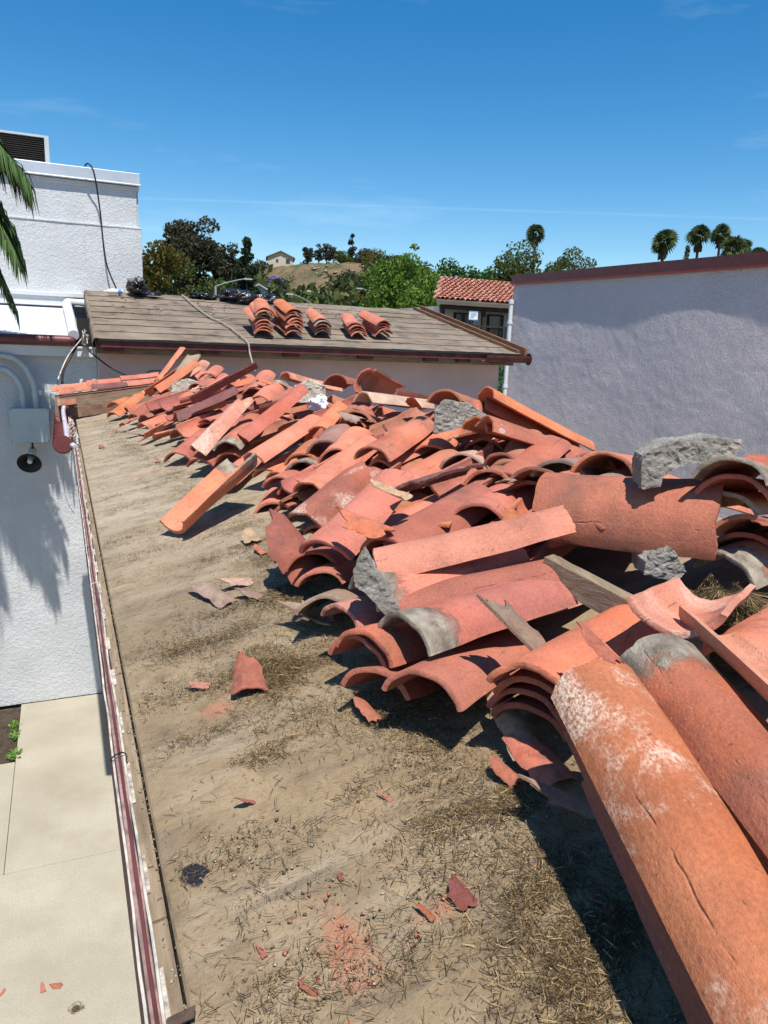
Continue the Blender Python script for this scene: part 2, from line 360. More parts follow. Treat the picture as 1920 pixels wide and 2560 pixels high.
part(MB().tube([(.17, 13, 6.9), (.17, 13, 7.1)], .05, 14), 'pipe', GREYBOX, vc, True)
part(MB().tube([(.17, 13, 7.1), (.17, 13, 7.11), (.17, 13, 7.17), (.17, 13, 7.18)], [.05, .085, .085, .07], 14), 'cap', plain('zinc', (.3, .3, .3), .4, .2, 9, .05, metal=.6), vc, True)

# ---- building carrying the stripped tile roof
ROOF_S, XE, ZE, XR = .21, .11, 3.85, 1.7
def roofz(x): return ZE + ROOF_S*(x-XE) if x < XR else ZE + ROOF_S*(XR-XE) - ROOF_S*(x-XR)
tb = empty('tile_roof_building', (1.7, 4, 0), 'low building with stripped dirt covered roof in the foreground', 'building')
part(MB().box(.55, 2.85, -4, 8.5, 0, 3.72), 'wall', WHITE, tb)
def dirt():
    t = NT('dirt_covered_deck'); v = t.coord()
    a = t.noise(v, 2.2, 7, .62); b = t.noise(v, 9, 7, .65); g = t.noise(v, 120, 4, .7)
    c = t.mix(t.rng(a, .3, .7), (.18, .128, .072), (.355, .26, .157))
    sy = t.n('Mapping', Vector=v, Scale=(1.1, 5., 1.)).outputs[0]
    c = t.mix(t.rng(t.noise(sy, 2., 5, .6), .5, .68, 0, .8), c, (.36, .29, .2))
    c = t.mix(t.rng(t.noise(sy, 3.3, 6, .65), .57, .72, 0, .75), c, (.1, .083, .065))
    yv = t.n('SeparateXYZ', Vector=v).outputs['Y']
    c = t.mix(t.math('MULTIPLY', t.rng(yv, 1.6, 3.6), t.rng(t.noise(sy, 1.3, 6, .6), .3, .6, .25, .85)), c, (.43, .36, .265))
    c = t.mix(t.rng(t.noise(sy, 4.1, 7, .7), .54, .68, 0, .7), c, (.13, .105, .078))
    c = t.mix(t.rng(b, .5, .7, 0, .6), c, (.12, .083, .047))
    # the bare grey felt shows where the dirt is swept off
    c = t.mix(t.rng(t.noise(v, 3.7, 5, .6), .6, .74, 0, .5), c, (.255, .225, .19))
    c = t.mix(t.rng(g, .35, .75, 0, .4), c, (.16, .115, .07))
    # crushed clay dust
    for (px, py, rx, ry, s) in [(.32, .80, .04, .09, .7), (.285, 1.54, .05, .045, .6), (.47, .79, .05, .03, .5), (.5, 4.5, .2, .04, .4), (.42, 5.6, .2, .03, .35)]:
        d = t.n('VectorMath', _operation='SUBTRACT', i0=v, i1=(px, py, 0.)).outputs[0]
        d = t.n('VectorMath', _operation='MULTIPLY', i0=d, i1=(1/rx, 1/ry, 0.)).outputs[0]
        l = t.n('VectorMath', _operation='LENGTH', i0=d).outputs['Value']
        l = t.math('ADD', l, t.math('MULTIPLY', t.math('SUBTRACT', t.noise(v, 26, 6, .7), .5), 1.9))
        c = t.mix(t.rng(l, .3, 1., s, 0.), c, (.4, .15, .09))
    # a dab of tar
    d = t.n('VectorMath', _operation='SUBTRACT', i0=v, i1=(.155, 1.06, 0.)).outputs[0]
    d = t.n('VectorMath', _operation='MULTIPLY', i0=d, i1=(1/.026, 1/.034, 0.)).outputs[0]
    l = t.math('ADD', t.n('VectorMath', _operation='LENGTH', i0=d).outputs['Value'], t.math('MULTIPLY', t.math('SUBTRACT', t.noise(v, 50, 4), .5), .9))
    tar = t.rng(l, .75, .9, 1., 0.)
    c = t.mix(tar, c, (.022, .022, .026))
    h = t.math('ADD', t.math('MULTIPLY', g, .5), t.math('ADD', t.math('MULTIPLY', b, 1.2), t.noise(v, 38, 5, .65)))
    return t.done(c, t.mix(tar, .95, .35), t.bump(h, .75, .008))
DIRT = dirt()
yy = np.concatenate([np.arange(-1.6, 2.6, .016), np.arange(2.6, 8.62, .03)]); xx = np.concatenate([np.arange(XE, .8, .014), np.arange(.8, XR + .01, .03)])
xs, ys = np.meshgrid(xx, yy)
zz = ZE + ROOF_S*(xs-XE)
band = np.sin(2*np.pi*(ys + .08*vnoise(xs*2, ys*1.5, 9, 3))/.3)
fade = np.clip((xs-XE)/.05, 0, 1)
zz = zz + fade*(.0018*band + .010*vnoise(xs*3, ys*3, 4, 4) + .006*np.maximum(0, vnoise(xs*22, ys*22, 6, 3))**1.3 + .003*vnoise(xs*45, ys*45, 8, 2))
o = link('roof', grid_mesh('roof', xs, ys, zz, DIRT)); o.parent = tb; o.matrix_parent_inverse = Matrix.Translation(tb.location).inverted()
DIRTZ = lambda x, y: ZE + ROOF_S*(x-XE) if x < XR else roofz(x)
zr = roofz(XR)
part(MB().hexa([(XR, -1.6, zr-.12), (3.3, -1.6, roofz(3.3)-.1), (3.3, 8.6, roofz(3.3)-.1), (XR, 8.6, zr-.12), (XR, -1.6, zr), (3.3, -1.6, roofz(3.3)), (3.3, 8.6, roofz(3.3)), (XR, 8.6, zr)]), 'back_roof', DIRT, tb)
part(MB().hexa([(XE+.005, -1.6, 3.7), (XR, -1.6, zr-.15), (XR, 8.6, zr-.15), (XE+.005, 8.6, 3.7), (XE+.005, -1.6, ZE-.012), (XR, -1.6, zr-.012), (XR, 8.6, zr-.012), (XE+.005, 8.6, ZE-.012)]), 'deck', WOOD, tb)
# raised verge kerb under the rake tiles at the far end
part(MB().hexa([(-.08, 8.22, 3.72), (1.7, 8.22, 4.0), (1.7, 8.85, 4.0), (-.08, 8.85, 3.72), (-.08, 8.3, 4.05), (1.7, 8.3, 4.31), (1.7, 8.8, 4.31), (-.08, 8.8, 4.05)]), 'verge_kerb', plain('old_verge_mortar', (.2, .12, .08), .95, .4, 9, .7, 40), tb)
part(MB().hexa([(.1, 8.14, 3.98), (1.2, 8.14, 4.15), (1.2, 8.17, 4.15), (.1, 8.17, 3.98), (.1, 8.14, 4.04), (1.2, 8.14, 4.22), (1.2, 8.17, 4.22), (.1, 8.17, 4.04)]), 'verge_batten', WOODX, tb)
# eave edge: dark drip edge, worn nailer board in lengths, scalloped mortar stops
part(MB().box(XE-.002, XE+.002, -1.6, 8.5, ZE-.03, ZE+.004), 'drip_edge', plain('dark_drip_edge', (.15, .115, .075), .8, .4, 20, .3), tb)
rnd = random.Random(4)
y = -1.6
while y < 6.4:
    l = rnd.choice([.9, 1.3, 1.7]); y1 = min(y + l, 6.4); dx = rnd.uniform(-.003, .003)
    n = 12; V = []; F = []
    for i in range(n + 1):
        yy_ = y + (y1 - .006 - y) * i / n; w = .002 * mnoise.noise(Vector((yy_*9, 1, 2))); z = ZE - .004 + .004*mnoise.noise(Vector((yy_*5, 4, 2)))
        V += [(.083+dx+w, yy_, z-.05), (.083+dx+w, yy_, z-.004), (.104, yy_, z), (.104, yy_, z-.05)]
    for i in range(n):
        b = i*4; F += [(b, b+4, b+5, b+1), (b+1, b+5, b+6, b+2), (b+2, b+6, b+7, b+3), (b+3, b+7, b+4, b)]
    F += [(0, 1, 2, 3), (n*4+3, n*4+2, n*4+1, n*4)]
    part(MB().add(V, F), 'nailer_board', WOOD, tb); y = y1
part(MB().box(.068, .076, -1.6, 6.3, 3.55, ZE-.03), 'fascia_board', MAROON_D, tb)
for k in range(25):                                        # white mortar crescents, one per former tile
    yc = .12 + k * .25 + rnd.uniform(-.02, .02)
    m = MB(); V = []; F = []; n = 8; ln = rnd.uniform(.035, .075)
    for i in range(n + 1):
        t = -1 + 2*i/n; w = math.sqrt(max(0, 1-t*t)); V += [(.0805 - .007*w, yc+t*ln, ZE-.02-.012*w), (.0805-.004*w, yc+t*ln, ZE-.006+.004*w), (.087, yc+t*ln, ZE-.004)]
    for i in range(n): b = i*3; F += [(b, b+3, b+4, b+1), (b+1, b+4, b+5, b+2)]
    part(m.add(V, F), 'mortar_stop', bpy.data.materials.get('flaking_white') or plain('flaking_white', (.45, .4, .34), .9, .55, 45, .6, 90), tb)

# ---- gabled building behind, with plank-like felt courses
gb = empty('gable_building', (3.2, 9.6, 0), 'low gabled building with bare felt roof and maroon eave behind the heap', 'building')
def gz(y): return 4.67 + .25*(y-9.1)
def feltmat():
    t = NT('weathered_roof_felt'); v = t.coord()
    c = t.mix(t.rng(t.noise(v, 1.6, 7, .65), .35, .68), (.15, .115, .085), (.275, .22, .168))
    c = t.mix(t.rng(t.noise(v, 4.2, 6, .6), .52, .7, 0, .85), c, (.075, .065, .058))
    c = t.mix(t.rng(t.noise(v, 11, 6, .7), .56, .76, 0, .5), c, (.2, .12, .07))
    return t.done(c, .92, t.bump(t.noise(v, 30, 6, .7), .5, .01))
FELT = feltmat()
wallgrid('wall', SHADEWALL, .41, 5.95, 0, 4.6, 9.55, .01, .06, 4, gb)
part(MB().box(.405, 5.94, 9.58, 13.6, 0, 4.6), 'wall_core', WHITE, gb)
part(MB().hexa([(.4, 9.2, 4.5), (5.95, 9.2, 4.5), (5.9, 11.62, 4.5), (.4, 11.62, 4.5), (.4, 9.2, gz(9.2)-.03), (5.95, 9.2, gz(9.2)-.03), (5.5, 11.62, gz(11.62)-.03), (.4, 11.62, gz(11.62)-.03)]), 'roof_core', WOODX, gb)
Y0, Y1, NS = 9.08, 11.64, 8
for k in range(NS):
    ya = Y0 + (Y1-Y0)*k/NS; yb = Y0 + (Y1-Y0)*(k+1)/NS + .05
    nx = 70; us = np.linspace(0, 1, nx); vs_ = np.linspace(0, 1, 7)
    U, Vv = np.meshgrid(us, vs_)
    xr_ = 5.98 - .43*(ya + (yb-ya)*Vv - Y0)/(Y1-Y0)
    X = .36 + (xr_-.36)*U; Yv = ya + (yb-ya)*Vv + .012*vnoise(X*2.2, X*0+k*7., 3, 3)
    Z = 4.67 + .25*(Yv-9.1) + .011*(1-Vv)**3 + .006*(1-Vv)**2*vnoise(X*1.7, X*0+k*3.3, 15, 3) + .006*vnoise(X*3, Yv*3, 5, 3) + .004*vnoise(X*14, Yv*9, 6, 2)
    # turned-down lip at the lower edge
    Xl = X[:1]; Yl = Yv[:1]; Zl = Z[:1] - .005
    o = link('felt_course', grid_mesh('felt_course', np.vstack([Xl, X]), np.vstack([Yl, Yv]), np.vstack([Zl, Z]), FELT)); o.parent = gb
    o.matrix_parent_inverse = Matrix.Translation(gb.location).inverted()
part(MB().hexa([(.36, 11.6, 5.22), (5.55, 11.6, 5.22), (5.9, 13.9, 4.6), (.36, 13.9, 4.6), (.36, 11.63, 5.31), (5.55, 11.63, 5.31), (5.9, 13.95, 4.72), (.36, 13.95, 4.72)]), 'back_roof', FELT, gb)
# felt folded over the left verge
nv = 24; V = []; F = []
for i in range(nv + 1):
    yv = 9.07 + (11.64-9.07)*i/nv; w = .012*mnoise.noise(Vector((yv*3, 0, 5)))
    V += [(.375, yv, gz(yv)+.015), (.35+w, yv, gz(yv)+.0), (.335+w, yv, gz(yv)-.05), (.35+w, yv, gz(yv)-.2-.05*abs(mnoise.noise(Vector((yv*5, 3, 1)))))]
for i in range(nv):
    for j in range(3): b = i*4+j; F.append((b, b+4, b+5, b+1))
part(MB().add(V, F), 'felt_verge', FELT, gb, True)
part(MB().box(.42, 5.97, 9.085, 9.115, 4.575, 4.655), 'fascia', MAROON_D, gb)
part(MB().box(.4, 6.0, 9.06, 9.09, 4.645, 4.668), 'drip_strip', BLACKM, gb)
for x in (.46, 1.55, 2.55, 3.55, 4.5, 5.0, 5.55):
    part(MB().hexa([(x, 9.12, 4.53), (x+.2, 9.12, 4.53), (x+.2, 9.54, 4.53), (x, 9.54, 4.53), (x, 9.12, 4.64), (x+.2, 9.12, 4.64), (x+.2, 9.54, 4.64), (x, 9.54, 4.64)]), 'rafter_tail', MAROON_D, gb)
for dx, dz in ((0, 0), (.13, .03)):
    part(MB().hexa([(5.93+dx, 9.1, 4.6), (5.97+dx, 9.1, 4.6), (5.54+dx, 11.7, 5.25), (5.5+dx, 11.7, 5.25), (5.93+dx, 9.1, 4.72+dz), (5.97+dx, 9.1, 4.72+dz), (5.54+dx, 11.7, 5.37+dz), (5.5+dx, 11.7, 5.37+dz)]), 'barge_board', wood('red_brown_barge', (.13, .06, .035), (.27, .14, .08), (12, 1, 12)) if dx == 0 else bpy.data.materials['red_brown_barge'], gb)
part(half_round(MB(), (5.35, 9.03, 4.64), (6.08, 9.03, 4.64), .095, .006, 12), 'gutter_end', MAROON_D, gb, True)
part(MB().tube([(6.08, 9.03, 4.6), (6.085, 9.03, 4.6)], .085, 14), 'gutter_cap', MAROON_D, gb)

# ---- stucco building at the right
sb = empty('stucco_building', (9, 9, 0), 'tall lavender-grey stucco wall with maroon coping at right', 'building')
RW = stucco('lavender_stucco', (.9, .8, .81), 26, 1.0, .1, .08, 80)
ysr = np.arange(-6, 14.13, .045); zsr = np.arange(0, 6.24, .045)
Yg, Zg = np.meshgrid(ysr, zsr)
Xg = 9.0 + .022*vnoise(Yg*.55+3, Zg*.75, 11, 2) + .004*vnoise(Yg*1.8, Zg*1.8, 12, 3) + .003*vnoise(Yg*11, Zg*11, 13, 2)
o = link('wall', grid_mesh('wall', Yg*0+Xg, Yg, Zg*np.where(Yg > -99, (6.11+.019*(Yg-7.8))/6.2, 1), RW)); o.parent = sb; o.matrix_parent_inverse = Matrix.Translation(sb.location).inverted()
part(MB().box(9.06, 20, -6, 14.1, 0, 5.8), 'wall_core', RW, sb)
part(MB().hexa([(8.955, -6, 5.72), (20, -6, 5.72), (20, 14.16, 6.11), (8.955, 14.16, 6.11), (8.955, -6, 5.9), (20, -6, 5.9), (20, 14.16, 6.29), (8.955, 14.16, 6.29)]), 'coping', MAROON, sb)
part(MB().hexa([(8.94, -6, 5.7), (8.975, -6, 5.7), (8.975, 14.17, 6.09), (8.94, 14.17, 6.09), (8.94, -6, 5.73), (8.975, -6, 5.73), (8.975, 14.17, 6.12), (8.94, 14.17, 6.12)]), 'coping_lip', plain('red_coping_lip', (.3, .06, .05), .4, .1, 4, .02), sb)
dp = part(MB().tube([(8.9, 14.02, 0), (8.9, 14.02, 5.78)], .045, 12), 'downpipe', WHITE_S, sb, True)
for z in (5.72, 5.3, 3.95, 4.75):
    b_ = MB().tube([(8.9, 14.02, z-.03), (8.9, 14.02, z+.03)], .058, 12).build('bracket', WHITE_S, None); b_.parent = dp

# ================================================================ CLAY TILES
TL = .43
def tile_mesh(kind, seed):
    rg = np.random.RandomState(seed); T = 1.2 + rg.uniform(-.08, .08); RB, RS = .092 + rg.uniform(-.005, .005), .077 + rg.uniform(-.004, .004); th = .012
    nu, nt = 16, 14
    def jag(n, amp, base, sm=.004):
        a = base + amp*np.interp(np.linspace(0, 1, n), np.linspace(0, 1, 7), rg.uniform(-1, 1, 7)) + sm*rg.uniform(-1, 1, n); return a
    umin = jag(nt+1, .012, 0.); umax = jag(nt+1, .012, 1.); tmin = jag(nu+1, .015, -1.); tmax = jag(nu+1, .015, 1.); broke = set()
    if kind in ('h',): umax = jag(nt+1, .1, .86 , .014) + np.linspace(-.1, .1, nt+1)*rg.choice([-1, 1]); broke.add('umax')
    if kind == 'l': tmax = jag(nu+1, .12, .12, .03); broke.add('tmax')
    if kind == 'l2': tmin = jag(nu+1, .05, -.15, .03) - np.linspace(.5, -.25, nu+1); broke.add('tmin'); tmax = jag(nu+1, .02, 1.)
    if kind[0] == 'f':
        nu = nt = 9
        a = {'f0': (0, .9, -.9, .9), 'f1': (0, .6, -1., .5), 'f2': (.1, .7, -.7, .6), 'f3': (0, .5, -1., .9), 'f4': (0, .7, -.5, .8)}[kind]
        umin = jag(nt+1, .08, a[0], .015); umax = jag(nt+1, .1, a[1], .015) + np.linspace(-.16, .16, nt+1)*rg.choice([-1, 1]); tmin = jag(nu+1, .12, a[2], .03); tmax = jag(nu+1, .12, a[3], .03) - np.linspace(.0, .5, nu+1)*rg.uniform(0, 1)
        broke |= {'umin', 'umax', 'tmin', 'tmax'} - {rg.choice(['umin', 'tmin'])}
    s = np.linspace(0, 1, nu+1); t = np.linspace(0, 1, nt+1)
    S_, T_ = np.meshgrid(s, t, indexing='ij')
    U = umin[None, :]*(1-S_) + umax[None, :]*S_; TH = (tmin[:, None]*(1-T_) + tmax[:, None]*T_)
    TH[0, :] = TH[0, :]; A = TH*T
    Rr = RB + (RS-RB)*U
    wob = .0035*vnoise(U*3+seed, TH*2+seed*.7, seed, 3); sag = .004*np.sin(U*3.1)*rg.uniform(-1, 1); tw = rg.uniform(-.05, .05)*(U-.5)
    def surf(off):
        r = Rr - off + wob
        x = r*np.sin(A)*(1 + .02*rg_w) ; z = (r*np.cos(A) - Rr)*.9 + sag
        x2 = x*np.cos(tw) - z*np.sin(tw); z2 = x*np.sin(tw) + z*np.cos(tw)
        return np.stack([x2, U*TL, z2], -1)
    rg_w = rg.uniform(-1, 1)
    thk = th*(1 + .12*vnoise(U*4, TH*3, seed+5, 2))
    O = surf(0.); I = surf(thk)
    V = []; F = []; MI = []; UV = []
    n1 = nt+1
    for arr in (O, I):
        for i in range(nu+1):
            for j in range(n1): V.append(arr[i, j]); UV.append((U[i, j], TH[i, j]*.5+.5))
    N = (nu+1)*n1
    for i in range(nu):
        for j in range(nt):
            a = i*n1+j; F.append((a, a+1, a+n1+1, a+n1)); MI.append(0)
            a += N; F.append((a, a+n1, a+n1+1, a+1)); MI.append(0)
    sm = [True]*len(F)
    def rim(idx, name, flip):
        # three rows so that the rim is slightly rounded
        b = len(V); k = len(idx)
        nrm = {'umin': (0, -1, 0), 'umax': (0, 1, 0)}.get(name)
        for q, (i, j) in enumerate(idx):
            o, n_ = O[i, j], I[i, j]; mid = (o+n_)/2
            if nrm is not None: mid = mid + np.array(nrm)*(.0025 if name not in broke else rg.uniform(-.004, .004))
            else: mid = mid + (0 if name not in broke else rg.uniform(-.004, .004))*np.array((0, 0, 1.))
            V.extend([o, mid, n_]); UV.extend([(U[i, j], TH[i, j]*.5+.5)]*3)
        for q in range(k-1):
            for r_ in range(2):
                a = b+q*3+r_; f = (a, a+3, a+4, a+1); F.append(f[::-1] if flip else f); MI.append(1 if name in broke else 0); sm.append(name not in broke)
    rim([(0, j) for j in range(n1)], 'umin', True); rim([(nu, j) for j in range(n1)], 'umax', False)
    rim([(i, 0) for i in range(nu+1)], 'tmin', False); rim([(i, nt) for i in range(nu+1)], 'tmax', True)
    V = np.array(V)
    if kind[0] == 'f':                                     # fragments: centre, lying on their rim
        V[:, 0] -= V[:, 0].mean(); V[:, 1] -= V[:, 1].mean(); V[:, 2] -= V[:, 2].min()
        V /= max(np.ptp(V[:, 0]), np.ptp(V[:, 1]))
    me = mesh('tile', V, F, [CLAY[kind if kind in CLAY else 'w'], FRACT], mi=MI)
    me.polygons.foreach_set('use_smooth', sm)
    uvl = me.uv_layers.new(name='UVMap'); li = np.zeros(len(me.loops), dtype=np.int32); me.loops.foreach_get('vertex_index', li)
    uvl.data.foreach_set('uv', np.array(UV, dtype=np.float32)[li].ravel())
    me.update(); return me
TM = {}
def get_tile(kind, i):
    nvar = {'w': 9, 'h': 6, 'l': 5, 'm': 5}.get(kind, 3)
    if kind == 'f1' or kind == 'f2': kind_ = kind
    key = (kind, i % nvar)
    if key not in TM: TM[key] = tile_mesh(kind, ord(kind[0])*3 + len(kind)*5 + (i % nvar)*7 + 1)
    return TM[key]
def set_color(o, ckey, eff, rg):
    c = CC[ckey]; k = rg.uniform(.86, 1.12); h = rg.uniform(-.05, .05)
    o.color = (min(1, c[0]*k), min(1, c[1]*k*(1+h)), min(1, c[2]*k*(1-h)), eff)
def place_tile(a, b, kind, idx, ckey, roll=0, flip=0, small=0, eff=.2, w=1., up=None, name='clay_tile'):
    a = Vector(a); b = Vector(b)
    if small: a, b = b, a
    d = b - a; L = d.length; y = d.normalized()
    upv = Vector((-ROOF_S*.6, 0, 1)) if up is None else Vector(up)
    x = y.cross(upv).normalized(); z = x.cross(y)
    m = Matrix((x, y, z)).transposed()
    if flip: m = m @ Matrix.Rotation(math.pi, 3, 'Y')
    if roll: m = m @ Matrix.Rotation(R(roll), 3, 'Y')
    o = link(name, get_tile(kind, idx))
    k = L/TL
    if kind in ('f1', 'f2'): sc = (L, L, L)
    else: sc = (w, k, w)
    o.matrix_world = Matrix.Translation(a) @ m.to_4x4() @ Matrix.Diagonal((*sc, 1))
    set_color(o, ckey, eff, random.Random(idx*13+5)); return o
